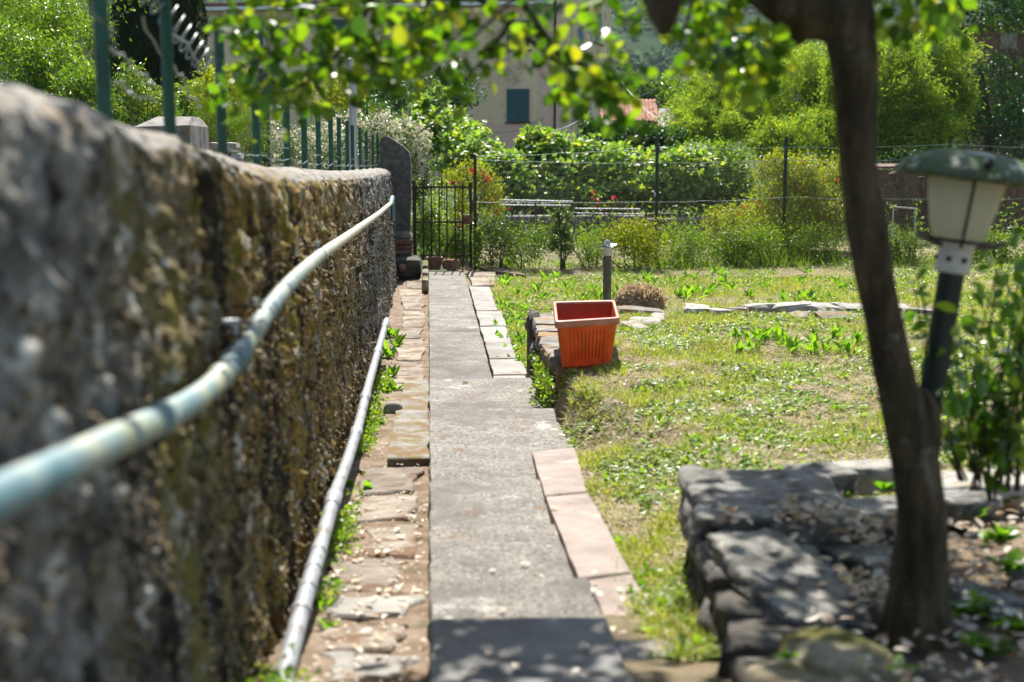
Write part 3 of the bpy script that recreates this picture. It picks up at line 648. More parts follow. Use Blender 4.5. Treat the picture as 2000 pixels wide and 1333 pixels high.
for row in range(3):
    y = 8.60 + .11 * row
    while y < 11.0:
        L = sr.uniform(.16, .34); m = MB(); zc = .10 + .125 * row
        rock(m, (WALLX + .09 + sr.uniform(-.02, .02), y + L / 2, zc), (.11, L / 2 * .98, .066), 400 + k, 3, 9, .15, sr.uniform(-.2, .2), (sr.uniform(-.1, .1), 0)); m.build('stone', M['darkstone'] if sr.random() < .75 else M['stone'], rw)
        y += L; k += 1
m = MB(); rock(m, (WALLX + .02, 11.0, .30), (.05, .16, .32), 512, 4, 7, .05); m.build('upright_stone', M['darkstone'], rw)
edg = thing('stone_edging', 'broken line of pale stones edging the upper lawn behind the straw heap', 'edging', (3, 11.2, .55))
for k, (px, py, wpx, dz, mt) in enumerate(((1250, 607, 90, .03, 'stone'), (1258, 628, 60, .02, 'stonepale'), (1240, 636, 34, .02, 'stonepale'), (1285, 622, 26, .03, 'stonepale'), (1362, 606, 46, .05, 'stonepale'), (1405, 610, 42, .035, 'stonepale'), (1440, 606, 40, .03, 'stone'), (1482, 602, 60, .05, 'stonepale'), (1540, 603, 70, .06, 'stonepale'), (1608, 604, 82, .06, 'stonepale'), (1665, 606, 66, .06, 'stonepale'), (1630, 618, 70, .03, 'stone'), (1560, 616, 40, .02, 'stone'), (1735, 606, 80, .05, 'stonepale'), (1800, 610, 70, .04, 'stone'))):
    P_ = PZ(px, py, .57); m = MB(); rock(m, (P_[0], P_[1], .535 + dz * .25), (wpx * P_[1] / FPX / 2 * 1.12, .15, .035 + dz * .5), 540 + k, 4, 7, .2, .35 * math.sin(k * 4), (.1 * math.sin(k * 7), .08 * math.cos(k * 5)), .25); m.build('stone', M[mt], edg)

# ================================================================== ORANGE PLANTER
def plastic(name, cols, tr):
    m, n, b = newmat(name); p = pos(n)
    c = ramp(n, mrange(n, noise(n, p, 7, 4, .6), .3, .7), cols)
    c = mixc(n, mrange(n, noise(n, p, 13, 5, .7), .54, .70, 0, .55), c, (.30, .19, .11))
    n.links.new(c, b.inputs['Base Color']); b.inputs['Roughness'].default_value = .48; b.inputs['Specular IOR Level'].default_value = .35
    t = nd(n, 'ShaderNodeBsdfTranslucent'); n.links.new(mixc(n, 1.0, c, (1.1, .85, .5), 'MULTIPLY'), t.inputs[0])
    mx = nd(n, 'ShaderNodeMixShader'); mx.inputs[0].default_value = tr; n.links.new(b.outputs[0], mx.inputs[1]); n.links.new(t.outputs[0], mx.inputs[2]); n.links.new(mx.outputs[0], n.nodes['Material Output'].inputs[0])
    bump(n, b, noise(n, p, 90, 3), .1, .002); return m
M['orange'] = plastic('orange_planter_plastic', [(.36, .125, .022), (.44, .16, .030), (.50, .20, .045)], .40)
M['orange_in'] = plastic('inner_planter_plastic', [(.52, .06, .02), (.60, .075, .025), (.64, .10, .03)], .42)
M['orange_rim'] = plastic('faded_planter_rim', [(.46, .155, .085), (.53, .21, .125), (.60, .28, .19)], .15)
zb = .555; hh = .305
fl = PZ(1084, 629, zb + hh); fr = PZ(1211, 621, zb + hh); bl = PZ(1080, 589, zb + hh); br = PZ(1201, 586, zb + hh)
pc = (fl + fr + bl + br) / 4; pot = thing('planter', 'square ribbed orange plastic planter standing on the lawn edge', 'planter', (pc[0], pc[1], zb))
Ctop = np.array([fl, fr, br, bl])[:, :2]; ctr = Ctop.mean(0)
def ringp(sc, z, n=7, rc=.06):
    """rounded quad outline"""
    out = []; Q = ctr + (Ctop - ctr) * np.array(sc)
    for i in range(4):
        a, b, c = Q[i - 1], Q[i], Q[(i + 1) % 4]; u = (a - b) / np.linalg.norm(a - b); v = (c - b) / np.linalg.norm(c - b)
        for t in np.linspace(0, 1, n): out.append(b + u * rc * (1 - t) ** 2 + v * rc * t ** 2)
    return np.c_[np.array(out), np.full(4 * n, z)]
def loft(rings, name, mat, parent, capb=False, smooth=True):
    m = MB(); n = len(rings[0]); V = np.concatenate(rings)
    m.add(V, np.array([[k * n + i, k * n + (i + 1) % n, (k + 1) * n + (i + 1) % n, (k + 1) * n + i] for k in range(len(rings) - 1) for i in range(n)]))
    if capb: c = rings[0].mean(0); m.add(np.r_[rings[0], [c]], np.array([[(i + 1) % n, i, n] for i in range(n)]))
    return m.build(name, mat, parent, smooth)
s0, s1 = .77, .925
ob = loft([ringp(s0, zb, rc=.04), ringp(s0 + .01, zb + .01, rc=.05), ringp(s1, zb + hh - .03, rc=.05), ringp(s1, zb + hh - .005, rc=.05)], 'body', M['orange'], pot, True)
loft([ringp(s1 - .02, zb + hh - .006, rc=.05), ringp(s0 - .03, zb + .02, rc=.04)], 'inner_wall', M['orange_in'], pot)
m = MB(); rg = ringp(s0 - .03, zb + .02, rc=.04); m.add(np.r_[rg, [rg.mean(0)]], np.array([[i, (i + 1) % 28, 28] for i in range(28)])); m.build('inner_floor', M['orange_in'], pot)
loft([ringp(.94, zb + hh - .048, rc=.045), ringp(.975, zb + hh - .046, rc=.045), ringp(1.0, zb + hh - .038, rc=.045), ringp(1.0, zb + hh - .006, rc=.045), ringp(.985, zb + hh, rc=.045), ringp(.915, zb + hh, rc=.045), ringp(.90, zb + hh - .006, rc=.045), ringp(.90, zb + hh - .03, rc=.045)], 'rim', M['orange_rim'], pot)
for side in range(4):                  # raised ribs on each side
    for k in range(10):
        t = .20 + .60 * k / 9
        def at(sc, z): Q = ctr + (Ctop - ctr) * sc; p = Q[side] * (1 - t) + Q[(side + 1) % 4] * t; return np.array((p[0], p[1], z))
        if True:
            MB().tube([at(s0 + .024, zb + .04), at(s0 + .033, zb + .05), at(s1 - .022, zb + hh - .075), at(s1 - .03, zb + hh - .065)], [.001, .003, .003, .001], 5).build('rib', M['orange'], pot, True)

# ================================================================== SMALL BROKEN POST LIGHT, HAY HEAP
P0 = PZ(1186, 640, .56); x0, y0 = PY(1186, 540, 11.0)[0], 11.0
pl = thing('post_light', 'grey metal stub post with a broken white cap behind the planter', 'post', (x0, y0, .55))
z1 = PY(1186, 499, y0)[2]
MB().tube([(x0, y0, .3), (x0, y0, z1)], .033, 16).build('pole', M['grey_pole'], pl, True)
I3 = np.eye(3)
MB().lathe([(.036, z1 - .002), (.037, z1 + .02), (.038, z1 + .055), (.043, z1 + .058), (.043, z1 + .066), (.02, z1 + .07), (.0, z1 + .07)], 18, (I3, np.array((x0, y0, 0)))).build('collar', M['white_paint'], pl, True)
a = np.linspace(0, 2 * np.pi, 19)[:-1]; r = .058 + .018 * np.sin(a * 3 + .5) + .014 * np.sin(a * 7)
rg = np.c_[x0 + r * np.cos(a), y0 + r * np.sin(a), z1 + .078 + .012 * np.sin(a * 2)]; rb = rg.copy(); rb[:, 2] -= .008; m = MB()
m.add(np.r_[rg, rb], np.array([[i, (i + 1) % 18, 18 + (i + 1) % 18, 18 + i] for i in range(18)])[:, ::-1])
for q, s_ in ((rg, 1), (rb, -1)): m.add(np.r_[q, [q.mean(0)]], np.array([[i, (i + 1) % 18, 18] for i in range(18)])[:, ::s_])
m.build('broken_plate', M['pale_metal'], pl)
MB().lathe([(.026, z1 + .07), (.026, z1 + .10), (.018, z1 + .105), (.018, z1 + .118), (.0, z1 + .12)], 12, (I3, np.array((x0, y0, 0)))).build('knob', M['pale_metal'], pl, True)
hp = PZ(1250, 590, .60); rg_ = np.random.default_rng(9); n = 5200
u = unit(rg_, n); u[:, 2] = np.abs(u[:, 2]); rad = rg_.random(n) ** .25
Pc = hp + u * rad[:, None] * np.array((.205, .18, .125)) + (0, .05, -.02); T_ = np.cross(u, unit(rg_, n)) + .25 * unit(rg_, n)
vv, ff = inst(np.array([(-.5, 0, 0), (.5, 0, 0), (.35, 1, .2), (-.3, 1, -.1)], float), np.array([[0, 1, 2], [0, 2, 3]]), Pc, frames(T_, unit(rg_, n)), np.c_[rg_.uniform(.004, .008, n), rg_.uniform(.04, .12, n), rg_.uniform(.02, .06, n)])
hay = thing('hay_heap', 'small heap of dry brown hay raked up behind the orange planter', 'hay heap', hp)
m = MB(); rock(m, hp + (0, .05, -.03), (.16, .14, .11), 5, 4, 2.2, .1); m.build('core', M['soil'], hay, True); MB().add(vv, ff).build('straw', M['straw_dark'], hay, kind='stuff')

# ================================================================== RAISED BED OF ROCKS, NEAR RIGHT
bed = thing('rock_bed', 'raised bed of big rough shaded rocks around the leaning tree foot', 'rock bed', (1.3, 3.8, .6))
# earth mound inside
xs = np.linspace(.74, 4.2, 60); ys = np.linspace(2.0, 5.2, 60); gx, gy = np.meshgrid(xs, ys); gx = gx.ravel(); gy = gy.ravel()
edge = np.interp(gy, [2.0, 3.3, 4.8], [.70, .78, .93]); hz = np.interp(gx - edge, [0, .12, .5, 2.5], [.56, .68, .75, .77]) - .02 * (gy - 3.3) ; hz = np.where(gy > 4.55, np.interp(gy, [4.55, 4.9, 5.2], [1, .55, .4]) * hz, hz)
V = np.c_[gx, gy, hz]; V[:, 2] += fbm(V * 3, 3, 8) * .06 + fbm(V * 14, 2, 9) * .025
MB().add(V, grid_faces(60, 60)).build('earth', M['soil'], bed, True)
def bigrock(px, py, zt, half, seed, mat='rock', rz=0, n=14, q=9, jit=.14, tilt=(0, 0), fine=.12):
    c = PZ(px, py, zt); m = MB(); rock(m, (c[0], c[1], zt - half[2]), half, seed, n, q, jit, rz, tilt, fine); return m.build('rock', M[mat], bed, True)
bigrock(1490, 957, .865, (.245, .33, .09), 1, 'rock', -.12, 24, 16, .12, (.0, .0), .10)
bigrock(1515, 1095, .835, (.13, .34, .08), 2, 'rock', .10, 24, 7, .22, (.06, .05), .16)
bigrock(1575, 1012, .85, (.13, .075, .06), 15, 'rock', .2)
bigrock(1600, 915, .87, (.10, .10, .04), 3, 'rock', .3)
bigrock(1700, 985, .83, (.17, .10, .05), 4, 'rock', .2)
bigrock(1690, 1075, .80, (.10, .09, .06), 5, 'rock', .5)
bigrock(1640, 1135, .77, (.085, .08, .06), 6, 'mossrock', .6, 14, 5, .2)
bigrock(1640, 1250, .83, (.13, .17, .11), 7, 'mossrock', .2, 24, 3, .12)
bigrock(1930, 930, .84, (.22, .12, .06), 8, 'stonepale', .1)
bigrock(1880, 965, .83, (.10, .09, .05), 9, 'rock', .4)
bigrock(1700, 905, .84, (.13, .07, .05), 10, 'stonepale', .1)
bigrock(1905, 1150, .81, (.055, .12, .05), 11, 'rock', .5)
bigrock(1520, 1230, .78, (.08, .10, .06), 12, 'darkstone', .1)
bigrock(1570, 1310, .80, (.10, .10, .07), 13, 'mossrock', .4)
bigrock(1760, 1020, .82, (.07, .06, .05), 14, 'rock', .4)
mcore = MB(); q_ = [(1.2, 1.9), (1.2, 4.72), (.95, 4.72), (.84, 3.9), (.76, 3.3), (.70, 1.9)]; mcore.prism(q_, .3, .74, .02); mcore.build('wall_core', M['darkstone'], bed)
# stacked stones of the left face
k = 0
for row, (z, d) in enumerate(((.44, -.02), (.545, -.01), (.645, .015), (.735, .04))):
    y = 2.25 + .07 * row
    while y < 4.75:
        L = sr.uniform(.16, .32); ym = y + L / 2; xe = np.interp(ym, [2.0, 3.3, 3.8, 4.75], [.64, .70, .76, .915]) + d
        m = MB(); rock(m, (xe + .10, ym, z), (.12, L / 2, .052), 700 + k, 4, 9, .2, sr.uniform(-.2, .2) - .12, (sr.uniform(-.12, .12), 0), .2); m.build('rock', M['darkstone'], bed, True); k += 1; y += L * .97
for k in range(46):                      # small stones on the earth
    x, y = sr.uniform(.95, 2.6), sr.uniform(2.9, 4.6); m = MB(); s_ = sr.uniform(.015, .05)
    rock(m, (x, y, .775), (s_ * 1.3, s_, s_ * .7), 900 + k, 2, 4, .15, sr.uniform(0, 3)); m.build('rock', M['stonepale'] if k % 3 else M['rock'], bed)

# ================================================================== LEANING TREE, NEAR RIGHT
TY = 3.35
def tp(px, py, y=TY): return PY(px, py, y)
tree = thing('leaning_tree', 'dark leaning tree with thick bare trunk and overhanging leafy branches', 'tree', tp(1795, 1260))
def limb(pts, seed, n=140, sides=28, rough=.09):
    P = np.array([p[0] for p in pts]); r = np.array([p[1] for p in pts]); d = np.r_[0, np.cumsum(np.linalg.norm(np.diff(P, axis=0), axis=1))]; u = np.linspace(0, d[-1], n)
    Q = np.stack([np.interp(u, d, P[:, k]) for k in range(3)], 1); rr = np.interp(u, d, r)
    for _ in range(int(n / 14)): Q[1:-1] = .25 * Q[:-2] + .5 * Q[1:-1] + .25 * Q[2:]; rr[1:-1] = .25 * rr[:-2] + .5 * rr[1:-1] + .25 * rr[2:]
    m = MB(); m.tube(Q, rr, sides); V = m.V[0]; c = np.repeat(Q, sides, 0)
    dd = (V - c); nrm = np.linalg.norm(dd, axis=1)[:, None] + 1e-9
    a = fbm(V * np.array((26, 26, 6)), 3, seed) * 2.6 * rough + fbm(V * 5, 2, seed + 3) * .22; m.V[0] = c + dd * (1 + a[:, None]); return m
def W_(w_, y=TY): return w_ * y / FPX / 2 * .90
tk = [(1795, 1310, 225), (1795, 1268, 196), (1793, 1205, 152), (1797, 1120, 116), (1802, 1040, 108), (1797, 960, 106), (1786, 890, 108), (1770, 820, 104), (1754, 755, 92), (1738, 690, 84), (1724, 620, 84), (1709, 550, 86), (1697, 480, 92), (1689, 410, 88), (1678, 330, 80), (1672, 260, 82), (1672, 190, 90), (1670, 120, 98), (1662, 60, 108), (1650, 0, 112), (1640, -60, 100), (1640, -200, 90), (1650, -420, 80), (1670, -700, 60)]
limb([(tp(px, py), W_(wd)) for px, py, wd in tk], 1, 220, 32).build('trunk', M['bark'], tree, True)
limb([(tp(1665, 60), W_(90)), (tp(1625, 25), W_(120)), (tp(1575, 15), W_(140)), (tp(1530, -5), W_(118)), (tp(1470, -45), W_(92)), (tp(1390, -110), W_(84)), (tp(1250, -190, 3.45), W_(70)), (tp(1050, -240, 3.6), W_(56)), (tp(800, -260, 3.8), W_(40)), (tp(560, -230, 4.0), W_(24))], 2, 120).build('branch', M['bark'], tree, True)
limb([(tp(1590, 40), W_(70)), (tp(1563, 60), W_(58)), (tp(1558, 82), W_(30)), (tp(1556, 90), W_(6))], 3, 30).build('branch_stub', M['bark'], tree, True)
limb([(tp(1330, -120, 2.7), W_(96, 2.7)), (tp(1305, -60, 2.7), W_(104, 2.7)), (tp(1294, 0, 2.7), W_(88, 2.7)), (tp(1297, 45, 2.7), W_(56, 2.7)), (tp(1299, 72, 2.7), W_(16, 2.7))], 4, 50).build('branch_stub', M['bark'], tree, True)
limb([(tp(1390, -110), W_(60)), (tp(1355, -115, 3.0), W_(60)), (tp(1325, -115, 2.7), W_(92, 2.7))], 14, 30).build('branch', M['bark'], tree, True)
limb([(tp(1800, 930), W_(60)), (tp(1812, 860), W_(62)), (tp(1812, 800), W_(50)), (tp(1806, 768), W_(26)), (tp(1803, 760), W_(4))], 5, 40).build('branch_stub', M['bark'], tree, True)
limb([(tp(1648, -30), W_(80)), (tp(1720, -130), W_(60)), (tp(1850, -260), W_(44)), (tp(2050, -380), W_(20))], 6, 50).build('branch', M['bark'], tree, True)
limb([(tp(1660, -420), W_(60)), (tp(1450, -620, 3.9), W_(44)), (tp(1200, -760, 4.6), W_(20))], 7, 50).build('branch', M['bark'], tree, True)
limb([(tp(1662, -560), W_(50)), (tp(1800, -760, 4.2), W_(34)), (tp(2000, -850, 5.0), W_(16))], 8, 50).build('branch', M['bark'], tree, True)
tw = [[(820, -150, 3.75), (900, -40, 3.7), (985, 45, 3.65), (1060, 95, 3.6), (1120, 150, 3.6), (1185, 190, 3.6)],
      [(960, -110, 3.7), (1015, 0, 3.6), (1060, 60, 3.6), (1085, 105, 3.55), (1130, 150, 3.5), (1180, 215, 3.5)],
      [(1230, -120, 3.5), (1180, 0, 3.6), (1130, 60, 3.6)], [(700, -120, 3.9), (640, 20, 3.9), (560, 90, 3.9), (430, 150, 3.9)],
      [(760, -80, 3.8), (700, 60, 3.8), (640, 130, 3.8), (570, 190, 3.8), (440, 175, 3.85)], [(860, -90, 3.7), (830, 30, 3.7), (760, 90, 3.7), (720, 140, 3.7)],
      [(620, -200, 4.0), (540, -40, 4.0), (480, 40, 4.0), (425, 30, 4.0)], [(1430, -90, 3.4), (1420, 0, 3.4), (1440, 80, 3.4), (1470, 160, 3.4)],
      [(1400, -100, 3.3), (1350, 10, 3.3), (1330, 90, 3.3)], [(1520, 20, 3.4), (1508, 80, 3.45), (1500, 130, 3.45), (1495, 185, 3.45)],
      [(1750, -140, 3.4), (1760, -40, 3.4), (1790, 40, 3.4)], [(1790, -190, 3.45), (1830, -60, 3.5), (1845, 60, 3.5)], [(1120, -210, 3.5), (1060, -60, 3.4), (940, 60, 3.4), (880, 110, 3.4)],
      [(1000, 40, 3.6), (950, 110, 3.6), (905, 160, 3.6)], [(1085, 105, 3.55), (1190, 150, 3.5), (1225, 195, 3.5)], [(560, 90, 3.9), (520, 150, 3.9), (600, 215, 3.9)]]
twp = []
for k, q in enumerate(tw):
    Q = smoothline([tp(*p) for p in q], 22); MB().tube(Q, np.linspace(.014 if k < 2 else .008, .004 if k < 2 else .0028, 22), 6).build('twig', M['twig'], tree, True); twp.append(Q)
# leaves in view: clusters hung along the twigs and through the hanging mass
lr = np.random.default_rng(12)
cl = []      # (px, py, radius px, leaves, depth)
for (px, py, rp, n_) in ((470, 45, 60, 34), (530, 30, 70, 40), (600, 50, 80, 46), (680, 40, 80, 50), (740, 60, 80, 60), (790, 120, 62, 44), (690, 120, 70, 44), (620, 120, 60, 34), (560, 120, 50, 24), (500, 165, 50, 26), (450, 160, 36, 16), (470, 200, 36, 14), (560, 190, 50, 24), (610, 215, 26, 12), (640, 170, 40, 18), (720, 165, 40, 18),
        (800, 30, 70, 50), (850, 60, 70, 40), (870, 120, 45, 26), (900, 175, 36, 16), (830, 165, 30, 9), (905, 30, 60, 24), (960, 60, 50, 16), (940, 110, 40, 12), (1000, 100, 45, 16), (1050, 20, 50, 18), (1120, 20, 60, 26), (1150, 60, 50, 20), (1060, 120, 40, 16), (1110, 140, 46, 22), (1160, 150, 46, 26), (1185, 190, 40, 24), (1140, 185, 34, 14), (1215, 200, 30, 12), (1110, 100, 40, 16), (1240, 245, 20, 4), (1190, 230, 24, 5), (1060, 70, 40, 10), (1090, 180, 26, 7),
        (1220, 30, 52, 34), (1215, 80, 30, 14), (1360, 30, 52, 34), (1400, 60, 52, 38), (1420, 110, 48, 32), (1350, 95, 34, 20), (1352, 130, 22, 9), (1450, 150, 42, 22), (1480, 110, 42, 22), (1455, 175, 24, 8), (1370, 150, 22, 6), (1520, 120, 42, 16), (1500, 60, 40, 14), (1345, 165, 14, 3), (1490, 175, 26, 6),
        (1720, 15, 50, 22), (1770, 30, 55, 30), (1820, 20, 50, 22), (1840, 60, 32, 12), (1760, 70, 30, 9), (1850, 5, 40, 14), (650, -30, 120, 60), (850, -40, 130, 60), (500, -30, 90, 40), (1050, -50, 110, 40), (1250, -40, 90, 40), (1420, -50, 80, 34), (1780, -50, 90, 34)):
    dep = np.interp(px, [400, 800, 1200, 1500, 1900], [3.95, 3.7, 3.5, 3.4, 3.45])
    for _ in range(int(n_ * (.30 if 880 < px < 1330 and py < 120 else .86))):
        a = lr.normal(size=2) * .52; y = dep + lr.normal() * .16; cl.append(PY(px + a[0] * rp, py + a[1] * rp, y))
for Q in twp:
    for _ in range(26): cl.append(Q[lr.integers(4, 22)] + lr.normal(size=3) * .035)
vis = np.array(cl)
# crown above and beside the picture: it throws the dappled shade on the steps, rocks and lamp
shade = []
for (gx0, gy0, gz0, rr_, n_) in ((.04, 3.54, .70, .17, 105), (.25, 3.57, .70, .15, 80), (.42, 3.55, .70, .14, 85), (.15, 3.2, .75, .22, 120), (.40, 3.15, .75, .15, 70), (.0, 2.6, .8, .3, 160), (.6, 2.7, .75, .3, 180), (1.0, 3.0, .8, .3, 180), (1.15, 3.6, .84, .28, 200), (1.05, 4.2, .86, .22, 260), (1.2, 4.5, .86, .18, 170), (1.35, 4.0, .85, .25, 220), (1.5, 3.3, .85, .3, 230), (2.0, 3.2, .85, .3, 120), (1.42, 3.75, 1.93, .16, 80), (2.2, 2.8, .85, .3, 100), (1.3, 2.6, .8, .4, 190), (-.35, 2.5, .6, .3, 120), (1.0, 3.35, 1.8, .2, 100), (1.0, 3.4, 2.3, .22, 120), (-.9, 1.6, 2.1, .35, 130), (-.45, 2.0, 1.6, .35, 120), (-.7, 2.6, 1.9, .2, 40)):
    for _ in range(int(n_ * 1.25)):
        g0 = np.array((gx0, gy0, gz0)) + lr.normal(size=3) * np.array((rr_, rr_, .03)) * .6
        zt_ = lr.uniform(2.75, 3.75); tt_ = (zt_ - g0[2]) / SUNV[2]; shade.append(g0 + SUNV * tt_)
shade = np.array(shade); pj = proj(shade); ok = (pj[:, 1] < -55) | (pj[:, 0] < -120) | (pj[:, 0] > 2120); shade = shade[ok]
def leafset(P, size, hang=.35):
    n = len(P); D = unit(lr, n) * .8; D[:, 2] -= hang; N = unit(lr, n) * .55; N[:, 2] += .55; N[:, 1] += .25
    return P, frames(D, N), lr.uniform(*size, n)
lme = MB().add(*[LEAF8[0] * (.80, 1, 1), LEAF8[1]]).build('leaf', M['tree_leaf_obj'], tree, True); proto_leaf = lme.data
bpy.data.objects.remove(lme)
def leafobjs(P, Rm, s, parent, mesh, name='leaf'):
    inv = parent_inv(parent)
    for p, r_, q in zip(P, Rm, s):
        o = bpy.data.objects.new(name, mesh); C.objects.link(o); o.parent = parent; o.matrix_parent_inverse = inv
        X = Matrix(((r_[0][0] * q, r_[1][0] * q, r_[2][0] * q, p[0]), (r_[0][1] * q, r_[1][1] * q, r_[2][1] * q, p[1]), (r_[0][2] * q, r_[1][2] * q, r_[2][2] * q, p[2]), (0, 0, 0, 1))); o.matrix_basis = X
pj = proj(vis); infr = (pj[:, 0] > -20) & (pj[:, 0] < 2020) & (pj[:, 1] > 0); order = np.argsort(~infr * 1000 + pj[:, 2])
leafobjs(*leafset(vis[order[:300]], (.032, .050)), tree, proto_leaf)
T8 = LEAF8[0] * (.80, 1, 1)
A = leafset(vis[order[300:]], (.030, .048)); B = leafset(shade, (.055, .085))
m = MB(); m.add(*inst(T8, LEAF8[1], *A)); m.add(*inst(T8, LEAF8[1], *B)); m.build('foliage', M['tree_leaf'], tree, True, kind='stuff')

# ================================================================== GARDEN LAMP
LY = 3.75
la = PY(1866, 490, LY); lb = PY(1806, 850, LY); ax = (la - lb) / np.linalg.norm(la - lb); base_ = lb - ax * ((lb[2] - .62) / ax[2])
lamp = thing('garden_lamp', 'leaning garden lamp on a dark green pole with mossy wide cap', 'lamp', base_)
Zx = ax; Xx = np.cross((0, 1.0, 0), Zx); Xx /= np.linalg.norm(Xx); Yx = np.cross(Zx, Xx); LM = (np.stack([Xx, Yx, Zx], 1), la)
def plant_z(py): return (PY(1860, py, LY) - la) @ ax
MB().tube([base_, la + ax * .005], .0345, 22).build('pole', M['dark_green'], lamp, True)
col = MB().lathe([(.0, -.06), (.046, -.06), (.047, -.05), (.045, -.02), (.047, .01), (.052, .015), (.052, .022), (.03, .026)], 26, LM).build('collar', M['white_paint'], lamp, True)
for an in (-2.2, -1.35, .2, 1.6, 3.0):
    c = la + LM[0] @ np.array((.046 * math.cos(an), .046 * math.sin(an), -.022)); d = LM[0] @ np.array((math.cos(an), math.sin(an), 0)); MB().tube([c, c + d * .006], .0075, 8).build('bolt', M['iron'], col)
def globe_mat():
    m, n, b = newmat('milky_lamp_glass'); p = pos(n)
    c = ramp(n, mrange(n, noise(n, p, 6, 3), .3, .7), [(.80, .76, .62), (.86, .83, .70)]); n.links.new(c, b.inputs['Base Color']); b.inputs['Roughness'].default_value = .3
    t = nd(n, 'ShaderNodeBsdfTranslucent'); n.links.new(c, t.inputs[0]); mx = nd(n, 'ShaderNodeMixShader'); mx.inputs[0].default_value = .68; n.links.new(b.outputs[0], mx.inputs[1]); n.links.new(t.outputs[0], mx.inputs[2]); n.links.new(mx.outputs[0], n.nodes['Material Output'].inputs[0]); return m
MB().lathe([(.0, .016), (.040, .018), (.057, .026), (.069, .042), (.077, .065), (.085, .10), (.093, .14), (.102, .191)], 36, LM).build('globe', globe_mat(), lamp, True)
for an in (-1.75, 1.39):
    MB().tube([la + LM[0] @ np.array((r_ * math.cos(an), r_ * math.sin(an), z_)) for r_, z_ in ((.062, .012), (.078, .03), (.079, .05), (.089, .09), (.098, .14), (.107, .191))], .0042, 7).build('cage_rod', M['iron'], lamp, True)
aa = np.linspace(0, 2 * np.pi, 41); MB().tube(np.array([la + LM[0] @ np.array((.088 * math.cos(t), .088 * math.sin(t), .028)) for t in aa]), .005, 7, False).build('cage_ring', M['iron'], lamp, True)
for an in (-2.9, -.2): MB().tube([la + LM[0] @ np.array((r_ * math.cos(an), r_ * math.sin(an), z_)) for r_, z_ in ((.05, .012), (.10, .026), (.125, .034))], .008, 7).build('cage_arm', M['grey_pole'], lamp, True)
M['lampcap'] = surf('mossy_lamp_cap', [(.055, .08, .04), (.10, .125, .07), (.16, .175, .115)], 11, .85, [((.09, .14, .025), 9, .50, .62), ((.46, .46, .36), 22, .555, .60)], 60, .5, .006)  # pale spots over the moss: lichen, and dapples of light painted in
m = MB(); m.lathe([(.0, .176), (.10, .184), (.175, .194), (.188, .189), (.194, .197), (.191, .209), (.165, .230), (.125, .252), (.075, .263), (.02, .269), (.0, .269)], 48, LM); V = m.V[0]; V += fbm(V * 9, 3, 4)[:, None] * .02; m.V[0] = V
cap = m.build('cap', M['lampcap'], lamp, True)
c = la + LM[0] @ np.array((-.02, -.174, .228)); MB().tube([c, c + LM[0] @ np.array((0, -.02, .012))], .010, 8).build('bolt', M['iron'], cap)

# ================================================================== PLANT BUILDERS
def leaves_np(P, size, rg, asp=.55, up=.5, out=None, T=LEAF4, droop=.2, fold=1.0):
    n = len(P); D = unit(rg, n); D[:, 2] -= droop
    N = unit(rg, n) * .7; N[:, 2] += up
    if out is not None: N += out * .5; D += out * .4
    return inst(T[0] * (asp / 1.0, 1, fold), T[1], P, frames(D, N), rg.uniform(size * .65, size * 1.3, n))
def clumpy(c, rad, n, rg, ncl=None, cr=.22, shell=.55, top=0.0):
    """points gathered in uneven clumps through an ellipsoid; returns points and outward directions"""
    c = np.array(c, float); rad = np.array(rad, float); ncl = ncl or max(6, n // 40)
    u = unit(rg, ncl); q = u * (shell + (1 - shell) * rg.random((ncl, 1)) ** .6)
    q *= 1 + (fbm(u * 2.2 + rg.random() * 50, 2, 3) * .9)[:, None]
    if top: q[:, 2] = np.where(q[:, 2] < -top, q[:, 2] * .4, q[:, 2])
    wgt = rg.random(ncl) + .25; idx = rg.choice(ncl, n, p=wgt / wgt.sum())
    p = q[idx] + rg.normal(size=(n, 3)) * cr * (.5 + rg.random((n, 1)))
    o = p / (np.linalg.norm(p, axis=1)[:, None] + 1e-6)
    return c + p * rad, o
